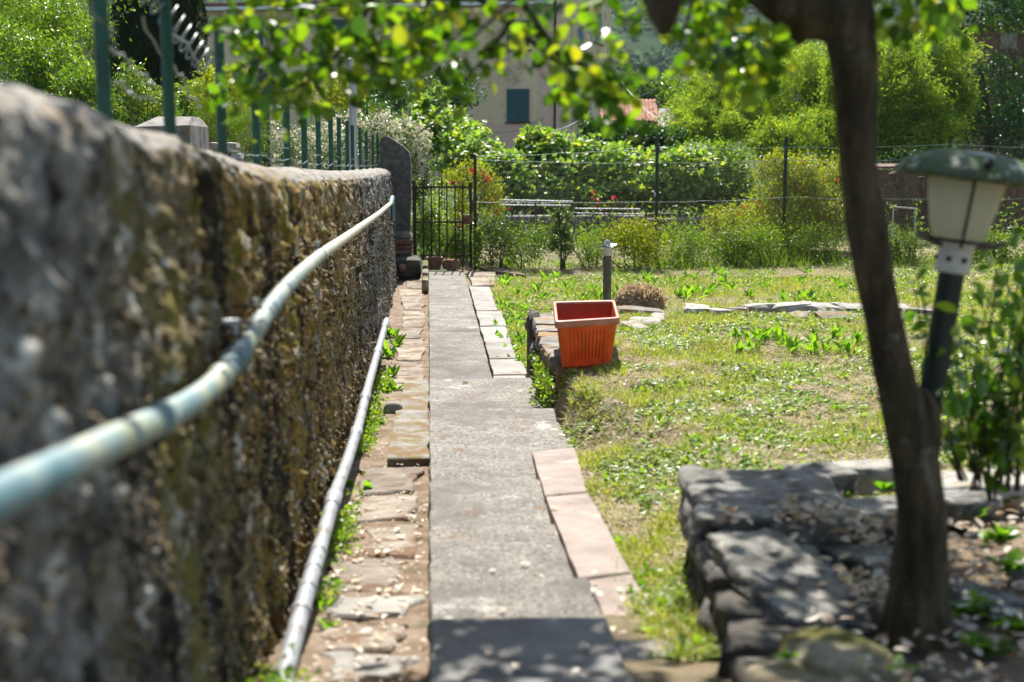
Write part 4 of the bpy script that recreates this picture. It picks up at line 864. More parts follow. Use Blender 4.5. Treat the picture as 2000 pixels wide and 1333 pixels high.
def plant(name, label, cat, blobs, n, size, mat, seed, trunk=None, group=None, asp=.55, T=LEAF4, up=.5, cr=.22, flowers=None, ncl=None, shell=.55, stems=5, partname='foliage', gz=0.0):
    """blobs: (px0, px1, py0, py1, depth, weight, ry); one thing with foliage, stems and flowers"""
    rg = np.random.default_rng(seed); bs = []
    for (a, b, c_, d, Y, wt, ry) in blobs:
        p0 = PY(a, d, Y); p1 = PY(b, c_, Y); cc = (p0 + p1) / 2; cc[1] = Y; bs.append((cc, np.array(((p1[0] - p0[0]) / 2, ry, (p1[2] - p0[2]) / 2)) * .86, wt))
    base = bs[0][0].copy(); base[2] = gz
    t = thing(name, label, cat, base, group); m = MB(); tw = sum(b[2] for b in bs); P = []; fl = []
    for cc, rr, wt in bs:
        k = int(n * wt / tw); p, o = clumpy(cc, rr, k, rg, ncl and max(4, int(ncl * wt / tw)), cr, shell); keep = p[:, 2] > gz + .01
        m.add(*leaves_np(p[keep], size, rg, asp, up, o[keep], T)); P.append(p[keep])
        if flowers:
            kf = int(flowers[0] * wt / tw); pf, of = clumpy(cc - np.array((0, rr[1] * .35, 0)), rr * np.array((1.0, .8, 1.0)), kf, rg, max(5, kf // flowers[3]), flowers[4], .75); fl.append(pf[pf[:, 2] > gz + .05])
    m.build(partname, mat, t)
    if fl:
        pf = np.concatenate(fl); m = MB(); m.add(*leaves_np(pf, flowers[1], rg, .8, .6, None)); m.build('flowers', flowers[2], t, kind='stuff')
    if trunk is not None:
        m = MB(); 
        for q, r_ in trunk: m.tube(smoothline(np.array(q), 16), np.linspace(r_, r_ * .35, 16), 7)
        m.build('trunk', M['bark'], t, True)
    elif stems:
        m = MB(); PP = np.concatenate(P)
        for _ in range(stems):
            e = PP[rg.integers(len(PP))]; b0 = np.array((base[0] + (e[0] - base[0]) * .35, e[1] + rg.normal() * .05, gz - .02)); mid = (b0 + e) / 2 + rg.normal(size=3) * .06
            m.tube(smoothline([b0, mid, e], 10), np.linspace(.014, .004, 10), 5)
        m.build('stems', M['twig'], t, True)
    return t

# glossy shrub at the right edge: 300 leaves as pieces, the rest joined
sh = thing('glossy_shrub', 'near blurred shrub of glossy green leaves beside the garden lamp', 'shrub', PY(1930, 930, 3.75)); rg = np.random.default_rng(44)
pts = []; stemP = []
for (x0, y0, x1, y1, n_) in ((1900, 960, 1985, 500, 5), (1930, 980, 1900, 620, 4), (1880, 940, 1790, 520, 4), (1960, 960, 2060, 620, 4), (1990, 960, 2030, 480, 4), (1950, 960, 2000, 560, 4), (1910, 940, 1880, 700, 4), (1975, 930, 1960, 720, 4), (2050, 900, 2100, 560, 3)):
    for q in range(n_):
        Y = 3.95 + rg.normal() * .14; a = PY(x0 + rg.normal() * 10, y0, 3.9); b = PY(x1 + rg.normal() * 26, y1 + rg.normal() * 26, Y); mid = (a + b) / 2 + rg.normal(size=3) * .03
        L = smoothline([a, mid, b], 20); stemP.append(L)
        for _ in range(17): pts.append(L[rg.integers(3, 20)] + rg.normal(size=3) * .026)
mb = MB()
for L in stemP: mb.tube(L, np.linspace(.004, .0016, 20), 5)
mb.build('stems', M['twig'], sh, True)
pts = np.array(pts); pj = proj(pts); order = np.argsort((~((pj[:, 0] < 2010))) * 100 + pj[:, 2])
sl = MB().add(LEAF8[0] * (.52, 1, 1), LEAF8[1]).build('leaf', M['shrub_leaf_obj'], sh, True); sme = sl.data; bpy.data.objects.remove(sl)
def ls2(P): n = len(P); D = unit(rg, n); D[:, 2] -= .25; N = unit(rg, n) * .6; N[:, 2] += .6; N[:, 1] += .2; return P, frames(D, N), rg.uniform(.04, .072, n)
leafobjs(*ls2(pts[order[:300]]), sh, sme)
MB().add(*inst(LEAF8[0] * (.52, 1, 1), LEAF8[1], *ls2(pts[order[300:]]))).build('foliage', M['shrub_leaf'], sh, True, kind='stuff')
# ground plants around the rocks
def rosette(name, label, cat, c, n, L, mat, seed, group=None, asp=.3, upright=.6):
    rg = np.random.default_rng(seed); t = MB(); a = rg.random(n) * 2 * np.pi; el = upright + rg.normal(size=n) * .25
    D = np.c_[np.cos(a) * np.cos(el), np.sin(a) * np.cos(el), np.sin(el)]; N = np.c_[-np.cos(a) * np.sin(el), -np.sin(a) * np.sin(el), np.cos(el)] + rg.normal(size=(n, 3)) * .25
    s_ = rg.uniform(.6, 1.15, n) * L; P = np.array(c)[None] + np.c_[rg.normal(size=(n, 2)) * L * .16, np.zeros(n)]
    T = np.array([(0, 0, 0), (.3, .3, .06), (.5, .62, .04), (0, 1, -.10), (-.5, .62, .04), (-.3, .3, .06)]) * (asp, 1, 1); F = np.array([[0, 1, 2], [0, 2, 3], [0, 3, 4], [0, 4, 5]])
    t.add(*inst(T, F, P, frames(D, N), s_)); o = t.build(name, mat, None, True); return tag(o, label, cat, group)
for k, (px, py, n, L) in enumerate(((1725, 960, 7, .06), (1650, 985, 5, .05), (1560, 1300, 9, .06), (1900, 1010, 14, .07), (1950, 1060, 16, .07), (1900, 1200, 14, .07), (1985, 1120, 16, .08), (1930, 1270, 14, .07), (1735, 1320, 12, .06), (1990, 1230, 14, .07), (1860, 990, 8, .06), (1690, 1040, 6, .05), (1960, 980, 12, .06))):
    P_ = PZ(px, py, .775); rosette('ground_plant', 'small green leafy plant growing among leaf litter by the tree foot', 'plant', P_, n * 2, L, M['weed'], 60 + k, 'green plants between the rocks', .6, .5)

# ================================================================== FENCE WITH HEXAGONAL MESH
fence = thing('mesh_fence', 'tall green post fence of hexagonal wire mesh across the end of the garden', 'fence', (4, 21.6, 0))
FP = []
for px, pb, pt, nm in ((928, 522, 302, 0), (1282, 500, 266, 1), (1532, 512, 268, 2), (1850, 515, 272, 3), (2060, 520, 270, 4)):
    Y = np.interp(px, [928, 2060], [20.95, 22.3]); p = PY(px, 400, Y); zt_ = PY(px, pt, Y)[2]
    m = MB(); m.box((p[0] - .022, Y - .022, -.05), (p[0] + .022, Y - .018, zt_)); m.box((p[0] - .022, Y - .0179, -.05), (p[0] - .018, Y + .022, zt_)); m.build('post', M['iron'] if nm == 0 else M['dark_green'], fence)
    FP.append((p[0], Y, zt_))
FP = np.array(FP)
def fenceY(x): return np.interp(x, FP[:, 0], FP[:, 1]) + .03
x0, x1 = FP[0, 0] + .02, FP[-1, 0]
zm0, zm1 = .16, PY(1400, 322, 21.5)[2]
cw, chh = .056, .046; seg = []
nc = int((x1 - x0) / cw); nr = int((zm1 - zm0) / chh)
for r_ in range(nr + 1):
    off = .5 * (r_ % 2)
    for c_ in range(nc):
        xa = x0 + (c_ + off) * cw; z = zm0 + r_ * chh
        # down strand split: bar then two diagonals
        a = (xa, z); b = (xa, z + chh * .38); seg.append((a, b)); seg.append((b, (xa - cw / 2, z + chh))); seg.append((b, (xa + cw / 2, z + chh)))
seg = np.array(seg); 
Pa = np.c_[seg[:, 0, 0], fenceY(seg[:, 0, 0]), seg[:, 0, 1]]; Pb = np.c_[seg[:, 1, 0], fenceY(seg[:, 1, 0]), seg[:, 1, 1]]
wv = lambda P: np.c_[P[:, 0], P[:, 1] + fbm(P * 1.5, 2, 3) * .08, P[:, 2] + fbm(P * .8, 2, 9) * .07]
Pa, Pb = wv(Pa), wv(Pb); T_ = Pb - Pa; Ln = np.linalg.norm(T_, axis=1)
PR = (np.array([(math.cos(a), 0, math.sin(a)) for a in (.5, 2.6, 4.7)] + [(math.cos(a), 1, math.sin(a)) for a in (.5, 2.6, 4.7)]), np.array([[0, 1, 4], [0, 4, 3], [1, 2, 5], [1, 5, 4], [2, 0, 3], [2, 3, 5]]))
wr = .0026
MB().add(*inst(PR[0], PR[1], Pa, frames(T_, np.tile((0, 1.0, 0.02), (len(T_), 1))), np.c_[np.full(len(T_), wr), Ln, np.full(len(T_), wr)])).build('hex_mesh', M['mesh_wire'], fence, kind='stuff')
for k, (pz, sg) in enumerate(((286, .03), (314, .02), (391, .015))):
    for a, b in zip(FP[:-1], FP[1:]):
        za = PY(1400, pz, 21.5)[2] + .03 * math.sin(k + a[0]); zb__ = PY(1400, pz, 21.5)[2] + .03 * math.sin(k + b[0])
        MB().tube(sagline((a[0], a[1] - .028, min(za, a[2] - .02)), (b[0], b[1] - .028, min(zb__, b[2] - .02)), sg, 14, int(a[0] * 10) + k, .006), .0036, 5).build('wire', M['wire_green'] if k < 2 else M['wire'], fence, True)
MB().box((FP[1, 0] - .045, FP[1, 1] - .05, PY(1275, 384, 21.4)[2]), (FP[1, 0] - .023, FP[1, 1] - .02, PY(1275, 376, 21.4)[2])).build('insulator', M['pale_metal'], fence)

# ================================================================== LOW WALL WITH RAILING BEYOND THE FENCE
LWY = 26.0
lw = thing('low_wall', 'low grey stone kerb wall beyond the mesh fence', 'wall', (4, LWY, 0))
xa, xb = XA(955, LWY), XA(1262, LWY); zt_ = PY(1100, 423, LWY)[2]; n = 7
for i in range(n):
    u0 = xa + (xb - xa) * i / n; u1 = xa + (xb - xa) * (i + 1) / n
    m = MB(); m.box((u0 + .004, LWY, zt_ - .12), (u1 - .004, LWY + .35, zt_ + .004 * (i % 3)), None, .012); m.build('coping_stone', M['whiteslab'], lw)
MB().box((xa, LWY + .04, -.1), (xb + 3.2, LWY + .3, zt_ - .121)).build('wall_face', M['stone'], lw)
m = MB(); m.box((XA(1264, LWY), LWY + .0, -.1), (XA(1408, LWY), LWY + 1.6, PY(1300, 428, LWY)[2]), None, .02); lb_ = m.build('concrete_block', M['strip'], lw)
rl = thing('pipe_railing', 'low white pipe railing fixed along the kerb wall beyond the fence', 'railing', (3, LWY + .1, zt_))
for (pa, ya, pb_, yb) in ((970, 391, 1118, 394), (975, 401, 1116, 402), (1122, 408, 1250, 409), (1125, 417, 1265, 419)):
    MB().tube([PY(pa, ya, LWY + .1), PY(pb_, yb, LWY + .1)], .013, 8).build('rail', M['pale_metal'], rl, True)
for px in (973, 1046, 1117, 1124, 1190, 1262):
    MB().tube([(XA(px, LWY + .1), LWY + .1, zt_ - .1), (XA(px, LWY + .1), LWY + .1, PY(px, 395 if px < 1120 else 409, LWY)[2])], .018, 8).build('post', M['iron'], rl, True)
for px in range(965, 1260, 12):
    if not 1072 < px < 1124: MB().tube([(XA(px, LWY - .05), LWY - .05, zt_ - .12), (XA(px, LWY - .05), LWY - .05, zt_ + .14)], .007, 6).build('bar', M['iron'], rl, True)

# ================================================================== PLANTS AT AND BEHIND THE FENCE
G0 = 0.02
def B(a, b, c_, d, Y, wt=1.0, ry=.4): return (a, b, c_, d, Y, wt, ry)
rgf = np.random.default_rng(70)
for k, (a, b, c_, d, mt, n, sz, lab) in enumerate(((938, 1000, 425, 498, 'jasmine', 900, .045, 'small dry leafy shrub against the fence just right of the gate post'), (985, 1075, 440, 500, 'laurel', 1100, .04, 'low yellowish shrub at the fence left of the dark upright bush'), (1128, 1190, 455, 502, 'clover', 700, .05, 'low weed clump at the fence right of the dark upright bush'),
        (1195, 1290, 428, 498, 'yellow_leaf', 1200, .06, 'grassy yellow green clump at the fence behind the post light'), (1290, 1380, 435, 500, 'clover', 1000, .05, 'grassy clump at the fence just right of the middle green post'), (1400, 1460, 445, 512, 'laurel', 800, .045, 'dark leafy clump at the fence foot under the yellow shrub'), (1450, 1530, 440, 520, 'clover', 1000, .055, 'spreading weed clump left of the second tall green fence post'), (1540, 1640, 440, 520, 'feather', 1000, .055, 'spreading weed clump between the fence post and leaning tree'), (1720, 1800, 455, 520, 'feather', 900, .06, 'spiky weed clump at the fence left of the lamp neck'), (1890, 2020, 450, 520, 'laurel', 900, .06, 'weed clump at the fence right of the lamp neck'))):
    Y = 20.9 + rgf.normal() * .12 if b < 1300 else 21.4
    plant('weed_clump', lab, 'plant', [B(a - 12, b + 12, c_ - 4, d + 16, Y, 1, .32)], int(n * 2.6), sz, M[mt], 80 + k, asp=.35 if mt in ('yellow_leaf', 'feather', 'clover') else .5, cr=.3, shell=.3, stems=4, up=.3, gz=G0)
plant('upright_bush', 'small dense dark upright bush growing at the mesh fence', 'shrub', [B(1066, 1128, 440, 505, 20.75, 1.2, .22), B(1075, 1118, 405, 460, 20.75, .9, .16)], 3600, .034, M['jasmine'], 101, cr=.16, gz=G0)
plant('pomegranate_bush', 'yellow green bush with small orange flowers behind the mesh fence', 'bush', [B(1372, 1470, 400, 500, 22.8, .8, .6), B(1440, 1660, 330, 500, 23.0, 2.2, .8), B(1480, 1600, 296, 380, 23.0, .9, .5), B(1560, 1700, 310, 480, 23.2, 1.2, .6), B(1620, 1700, 290, 400, 23.4, .5, .4)], 34000, .055, M['yellow_leaf'], 102, asp=.42, cr=.20, flowers=(70, .07, M['orange_flower'], 2, .03), stems=14, gz=G0, ncl=330)
plant('vine_bank', 'broad bank of leafy green vine behind the mesh fence', 'vine', [B(930, 1110, 290, 400, 28.0, 1.6, .9), B(1050, 1300, 272, 395, 28.2, 2.4, 1.0), B(1010, 1110, 250, 320, 28.5, .8, .6), B(1250, 1400, 285, 400, 27.6, 1.4, .8), B(950, 1300, 350, 420, 27.3, 1.6, .5)], 19000, .125, M['vine'], 103, asp=.85, T=LEAF4, cr=.16, up=.7, stems=12, gz=G0, ncl=420)
plant('hedge_shrub', 'leafy light green shrub behind the middle fence post', 'shrub', [B(1285, 1470, 270, 350, 29, 1.2, .9), B(1330, 1480, 300, 430, 28.3, 1.3, .7)], 12000, .08, M['laurel'], 104, asp=.5, cr=.18, stems=8, gz=G0)
plant('citrus_tree', 'small dark glossy citrus tree in front of the red roofed house', 'tree', [B(1135, 1210, 232, 300, 34, 1, .9), B(1195, 1290, 238, 300, 34.4, 1, .9), B(1270, 1340, 245, 300, 34, .6, .7)], 5200, .12, M['dark_leaf'], 105, asp=.5, cr=.2, gz=G0, trunk=[([(XA(1215, 34.2), 34.2, 0), (XA(1212, 34.2), 34.2, 1.0), (XA(1225, 34.2), 34.2, 2.0)], .12)], partname='crown')
plant('geranium_bush', 'leggy shrub with red flowers hanging over the iron gate', 'shrub', [B(862, 960, 318, 380, 22.4, 1.3, .4), B(930, 990, 330, 440, 22.3, .9, .3), B(872, 925, 370, 520, 22.3, .8, .3)], 4200, .05, M['yellow_leaf'], 106, asp=.5, cr=.25, flowers=(150, .055, M['red_flower'], 8, .06), stems=14, gz=G0, shell=.3)
for k, (a, b, c_, d, nf, lab) in enumerate(((1150, 1178, 384, 404, 26, 'red geranium cluster left of two on the pipe railing'), (1180, 1214, 386, 400, 24, 'red geranium cluster right of two on the pipe railing'), (975, 1000, 386, 396, 14, 'small red geranium at the left end of the pipe railing'))):
    plant('geranium', lab, 'flower', [B(a, b, c_, d + 18, 26.5, 1, .15)], 160, .06, M['laurel'], 110 + k, asp=.8, cr=.3, flowers=(nf, .075, M['red_flower'], 14, .35), stems=3, gz=.4)
plant('jasmine_hedge', 'jasmine hedge covered in small white flowers behind the railing posts', 'hedge', [B(470, 600, 225, 340, 20.5, 1.2, .6), B(560, 700, 238, 340, 21, 1.2, .6), B(690, 800, 208, 330, 22.2, 1.4, .6), B(740, 845, 225, 330, 22.6, 1.2, .5), B(800, 842, 280, 420, 22.4, .9, .4), B(640, 720, 210, 300, 22, .7, .5)], 15000, .045, M['jasmine'], 120, asp=.5, cr=.17, flowers=(7600, .036, M['white_flower'], 16, .12), stems=14, gz=G0, ncl=300)
plant('gate_ivy', 'leafy dark creeper growing up behind the iron gate bars', 'creeper', [B(806, 872, 380, 530, 21.6, 1.3, .25), B(850, 935, 420, 530, 21.9, 1.2, .3), B(925, 945, 440, 520, 20.7, .3, .1)], 4600, .05, M['vine'], 121, asp=.7, cr=.25, stems=10, gz=G0, shell=.2)
plant('vine_mound', 'sunlit mound of broad leaved vine left of the house wall', 'vine', [B(790, 930, 215, 300, 30, 1.5, .9), B(850, 975, 250, 340, 29, 1.3, .8), B(800, 900, 180, 260, 31, .8, .8), B(840, 1000, 290, 340, 28.5, .7, .6)], 7200, .13, M['vine'], 122, asp=.85, cr=.18, up=.7, stems=8, gz=G0, ncl=200)
plant('dark_shrub', 'tall dark green shrub behind the white flag pole', 'shrub', [B(690, 800, 150, 240, 33, 1.3, 1.0), B(760, 935, 140, 225, 35, 1.6, 1.1), B(680, 780, 190, 280, 31, 1.0, .8)], 7600, .11, M['dark_leaf'], 123, asp=.5, cr=.2, stems=8, gz=G0)
plant('golden_shrub', 'small yellow green shrub left of the white pole', 'shrub', [B(630, 712, 140, 220, 26, 1, .6), B(560, 640, 150, 230, 26.5, .7, .6)], 2600, .075, M['yellow_leaf'], 124, asp=.5, cr=.2, stems=6, gz=G0)
plant('soft_shrub', 'feathery pale green shrub behind the left wall and grey gate block', 'shrub', [B(378, 470, 190, 300, 15.5, 1.3, .5), B(440, 530, 200, 320, 16.2, 1.0, .5)], 9000, .045, M['feather'], 125, asp=.14, cr=.22, stems=8, gz=.5)
plant('green_bush', 'bright green rounded bush beside the dark cypress', 'bush', [B(372, 450, 125, 250, 19, 1.3, .6), B(430, 520, 120, 220, 20, .9, .6)], 4300, .055, M['yellow_leaf'], 126, asp=.6, cr=.2, stems=6, gz=.3)
plant('photinia_shrub', 'glossy shrub with light young tips between the two nearest railing posts', 'shrub', [B(225, 290, 120, 235, 13, 1.1, .4), B(270, 335, 160, 250, 13.4, .9, .4), B(200, 262, 190, 260, 12.6, .7, .3), B(300, 350, 175, 250, 14, .5, .3)], 4600, .042, M['photinia'], 127, asp=.4, cr=.24, stems=12, gz=.5, shell=.3, ncl=150)
plant('laurel_hedge', 'large light green shrub mass rising behind the near left wall', 'hedge', [B(-90, 90, 20, 215, 15, 2.0, 1.0), B(60, 180, 60, 230, 15.5, 1.5, .8), B(-140, 80, -80, 80, 16, 1.5, 1.0), B(80, 200, -10, 110, 17, 1.0, .8), B(110, 205, 130, 240, 14.5, .9, .5)], 23000, .058, M['laurel'], 128, asp=.38, cr=.16, stems=16, gz=.3, ncl=500)
plant('back_shrub', 'green tree behind the large left shrub mass', 'tree', [B(-60, 215, -60, 120, 24, 2, 1.4), B(340, 470, 150, 240, 25, .8, .8)], 7000, .09, M['laurel'], 129, asp=.45, cr=.2, stems=8, gz=G0)
# cypress: dense dark column
cyY = 30; cc = PY(308, 60, cyY); cyp = thing('cypress_tree', 'dense dark cypress column rising behind the left railing posts', 'tree', (cc[0], cyY, 0)); rg = np.random.default_rng(131); n = 46000
u = rg.random(n); z = .2 + 8.4 * u; ang = rg.random(n) * 2 * np.pi; rr = .86 * np.sin(np.clip(u * 1.02 + .10, 0, 1) * np.pi) ** .55 * (1 + .13 * np.sin(ang * 5 + z * 1.3) + .10 * np.sin(ang * 9 - z * 2.1)); rr *= .82 + .18 * rg.random(n) ** .4 - .25 * (rg.random(n) < .06)
P = np.c_[cc[0] + rr * np.cos(ang), cyY + rr * np.sin(ang), z]; D = np.c_[np.cos(ang) * .35, np.sin(ang) * .35, np.ones(n)] + rg.normal(size=(n, 3)) * .25; N = np.c_[np.cos(ang), np.sin(ang), np.zeros(n)] + rg.normal(size=(n, 3)) * .4
MB().add(*inst(LEAF4[0] * (.25, 1, 1), LEAF4[1], P, frames(D, N), rg.uniform(.08, .17, n))).build('crown', M['cypress'], cyp)
z = np.linspace(0, 8.2, 20); MB().tube(np.c_[np.full(20, cc[0]), np.full(20, cyY), z], .62 * np.sin(np.clip(z / 8.4 * .98 + .06, 0, 1) * np.pi) ** .6 + .02, 14).build('trunk', M['cypress_in'], cyp, True)  # solid dark core, the crown's inner shade put in as colour
# thin grey trunk left of the cypress, concrete post, white pole
tt = thing('slender_tree', 'slender grey trunked tree left of the cypress', 'tree', PY(190, 200, 22)); 
MB().tube(smoothline([PY(196, 260, 22), PY(188, 130, 22), PY(184, 40, 22), PY(176, -60, 22), PY(160, -200, 22)], 24), np.linspace(.085, .04, 24), 10).build('trunk', M['stone'], tt, True)
P, o = clumpy(PY(150, -60, 22), (1.1, .9, .8), 2600, np.random.default_rng(7), 70, .2); MB().add(*leaves_np(P, .075, np.random.default_rng(8), .45, .5, o)).build('crown', M['laurel'], tt)
def simple_post(name, label, cat, px, pt, pb, Y, r, mat, square=False):
    a, b = PY(px, pb, Y), PY(px, pt, Y); t = thing(name, label, cat, (a[0], Y, a[2]))
    if square: MB().box((a[0] - r, Y - r, a[2]), (a[0] + r, Y + r, b[2]), None, .015).build('shaft', mat, t)
    else: MB().tube([a, b], r, 14).build('shaft', mat, t, True)
    MB().lathe([(r * 1.0, 0), (r * 1.15, .01), (r * 1.15, .03), (0, .05)], 14, (I3, np.array((a[0], Y, b[2] + .001)))).build('top', mat, t, True); return t
simple_post('concrete_post', 'weathered grey concrete post among the jasmine behind the railing', 'post', 521, 140, 560, 17, .085, M['pillar'], True)
simple_post('white_pole', 'plain pale metal pole rising above the white flowered hedge', 'pole', 689, 120, 500, 20, .055, M['pale_metal'])
# concrete gate block and stone wall beyond the left wall
cb = thing('concrete_block', 'pale concrete gate pier with chamfered top beyond the left wall', 'pier', PY(320, 260, 11.5))
a = PY(262, 248, 11.0); b = PY(372, 300, 11.0); top = PY(300, 229, 11.6)[2]
V = np.array([(a[0], 11.0, .2), (b[0], 11.0, .2), (b[0], 11.8, .2), (a[0], 11.8, .2), (a[0], 11.0, a[2]), (b[0], 11.0, a[2] + .012), (b[0] + .02, 11.8, a[2]), (a[0], 11.8, a[2]), (a[0] + .13, 11.25, top), (b[0] - .02, 11.2, top), (b[0] - .02, 11.6, top), (a[0] + .13, 11.6, top)])
F = [[4 * k + i, 4 * k + (i + 1) % 4, 4 * k + 4 + (i + 1) % 4, 4 * k + 4 + i] for k in (0, 1) for i in range(4)] + [[8, 9, 10, 11], [3, 2, 1, 0]]
MB().add(V, np.array(F)).build('pier_body', M['coping'], cb)
sw = thing('rubble_wall', 'short pale rubble stone wall behind the third railing post', 'wall', PY(425, 290, 12.5)); k = 0
for row in range(14):
    x = XA(380, 12.6) + .06 * (row % 2)
    while x < XA(462, 12.6):
        L = .10 + .06 * ((k * 7) % 5) / 4; m = MB(); rock(m, (x + L / 2, 12.7, PY(420, 275, 12.6)[2] - .06 - row * .095), (L / 2, .14, .046), 1200 + k, 2, 5, .12); m.build('stone', M['stonepale'], sw); x += L; k += 1

# feathery trees on the right
def feathery(name, label, blobs, n, seed, mat, trunks, size=.12):
    rg = np.random.default_rng(seed); t0 = PY((blobs[0][0] + blobs[0][1]) / 2, 300, blobs[0][4]); t = thing(name, label, 'tree', (t0[0], blobs[0][4], 0)); m = MB(); tw = sum(b[5] for b in blobs)
    for (a, b, c_, d, Y, wt, ry) in blobs:
        p0 = PY(a, d, Y); p1 = PY(b, c_, Y); cc = (p0 + p1) / 2; cc[1] = Y; rr = np.array(((p1[0] - p0[0]) / 2, ry, (p1[2] - p0[2]) / 2)) * .88; k = int(n * wt / tw)
        P, o = clumpy(cc, rr, k, rg, max(10, k // 170), .15, .25)
        # each spray: a tuft of thin leaflets
        m.add(*leaves_np(P, size, rg, .22, .65, o, LEAF4, .05))
    m.build('crown', mat, t); m = MB()
    for q, r_ in trunks: m.tube(smoothline(np.array([PY(*p) for p in q]), 18), np.linspace(r_, r_ * .3, 18), 7)
    m.build('trunk', M['bark'], t, True); return t
feathery('mimosa_tree', 'feathery yellow green tree spreading behind the leaning trunk', [B(1300, 1460, 130, 310, 36, 1.2, 1.4), B(1380, 1570, 80, 300, 37, 1.9, 1.6), B(1500, 1680, 60, 290, 38, 2.2, 1.8), B(1350, 1420, 110, 200, 37, .5, .8), B(1440, 1620, 210, 330, 34, 1.0, 1.0), B(1320, 1460, 200, 300, 34.5, .8, 1.0), B(1560, 1720, 180, 320, 35, 1.0, 1.0)], 72000, 141, M['mimosa'], [([(1560, 420, 37), (1550, 320, 37), (1500, 250, 37), (1450, 200, 37)], .14), ([(1550, 320, 37), (1590, 240, 37), (1600, 120, 37)], .10), ([(1500, 262, 35), (1440, 246, 35), (1395, 236, 35)], .06)])
feathery('mimosa_tree', 'feathery yellow green tree right of the leaning trunk, above the lamp', [B(1660, 1830, 60, 280, 33, 2.2, 1.6), B(1740, 1900, 40, 200, 34, 1.5, 1.5), B(1700, 1880, 180, 300, 32, 1.2, 1.0), B(1820, 1910, 140, 260, 33, .7, .9), B(1600, 1720, 90, 230, 34, .9, 1.0), B(1640, 1760, 200, 310, 33, .8, .8)], 64000, 142, M['mimosa'], [([(1830, 420, 33), (1825, 290, 33), (1790, 240, 33), (1760, 180, 33)], .12), ([(1825, 290, 33), (1870, 235, 33), (1900, 190, 33)], .10), ([(1826, 292, 33), (1780, 262, 32), (1730, 268, 32)], .05), ([(1826, 288, 33), (1890, 250, 32.5), (1950, 245, 32.5)], .05)])
plant('broad_tree', 'broad leafy green tree standing behind the two feathery trees', 'tree', [B(1290, 1480, 110, 300, 47, 1.2, 1.6), B(1430, 1640, 50, 290, 48, 1.6, 1.8), B(1600, 1780, 20, 300, 48, 1.6, 1.8), B(1740, 1900, 40, 300, 47, 1.2, 1.6), B(1500, 1900, 200, 330, 45, 1.0, 1.4)], 24000, .15, M['laurel'], 145, asp=.4, cr=.18, gz=G0, trunk=[([(XA(1600, 48), 48, 0), (XA(1605, 48), 48, 2.0), (XA(1610, 48), 48, 4.0)], .2)], partname='crown', ncl=420)
plant('shade_tree', 'dark dense tree at the far right behind the lamp', 'tree', [B(1850, 2060, 90, 300, 42, 2.0, 1.8), B(1860, 2080, -60, 60, 44, 1.4, 1.6), B(1920, 2140, 160, 420, 40, 1.2, 1.2), B(1800, 1900, -40, 60, 45, .7, 1.2), B(1640, 1860, 240, 330, 38, 1.2, 1.0)], 17000, .15, M['dark_leaf'], 143, asp=.45, cr=.2, gz=G0, trunk=[([(XA(1930, 42), 42, 0), (XA(1925, 42), 42, 2.2), (XA(1900, 42), 42, 4.0)], .18)], partname='crown', ncl=300)
for k, (a, b, c_, d, Y, lab) in enumerate(((1640, 1760, 300, 420, 30, 'low dark shrub behind the mesh between trunk and lamp'), (1960, 2120, 280, 470, 29, 'dark shrub behind the mesh at the right picture edge'))):
    plant('back_shrub', lab, 'shrub', [B(a, b, c_, d, Y, 1, .7)], 2600, .09, M['dark_leaf'], 150 + k, asp=.45, cr=.22, gz=G0)

# rusty shed and clutter seen through the mesh on the right
SY = 27.0
sd = thing('board_shed', 'low rust brown boarded shed seen through the mesh at right', 'shed', PY(1850, 480, SY)); bw = .16; x = XA(1700, SY); k = 0; zt_ = PY(1850, 330, SY)[2]
while x < XA(2090, SY):
    m = MB(); m.box((x + .004, SY + .006 * (k % 3), -.1), (x + bw - .004, SY + .03 + .006 * (k % 3), zt_ - .02 * (k % 4)), None, .003); m.build('board', M['rust'], sd); x += bw; k += 1
MB().box((XA(1695, SY), SY - .15, zt_ + .01), (XA(2095, SY), SY + 2.2, zt_ + .05)).build('roof', M['rust'], sd)
st = thing('dead_stump', 'thick dark trunk standing before the rust brown shed', 'trunk', PY(1772, 490, 25.5))
MB().tube(smoothline([PY(1778, 500, 25.5), PY(1770, 430, 25.5), PY(1766, 380, 25.5), PY(1748, 335, 25.5)], 16), np.linspace(.16, .12, 16), 12).build('trunk', M['bark'], st, True)
MB().tube(smoothline([PY(1815, 480, 25.8), PY(1808, 400, 25.8), PY(1800, 345, 25.8)], 12), .07, 10).build('second_trunk', M['bark'], st, True)
fr_ = thing('metal_frame', 'pale grey metal frame leaning behind the mesh left of the lamp', 'frame', PY(1760, 480, 24.3))
for q in (((1742, 470), (1745, 404)), ((1786, 470), (1788, 408)), ((1742, 404), (1788, 408)), ((1735, 448), (1760, 462)), ((1738, 456), (1758, 470)), ((1735, 440), (1735, 470)), ((1790, 470), (1830, 474))): bar('tube', PY(*q[0], 24.3), PY(*q[1], 24.3), .013, M['pale_metal'], fr_)

rg = np.random.default_rng(160); n = 52000
x = rg.uniform(-16, 24, n); y = 23.5 + 22 * rg.random(n) ** 1.3; hgt = (.25 + .9 * vnoise(np.c_[x, y, x * 0] * .8, 4)) * sst(23.4, 26, y); P = np.c_[x, y, hgt * rg.random(n) ** .5]; P = P[inv_(P)] if False else P
P = P[~((P[:, 1] > 25.9) & (P[:, 1] < 26.5) & (P[:, 0] < 5))]
tag(MB().add(*leaves_np(P, .10, rg, .5, .6)).build('undergrowth', M['laurel'], kind='stuff'), 'tangle of low green undergrowth beyond the mesh fence', 'undergrowth')

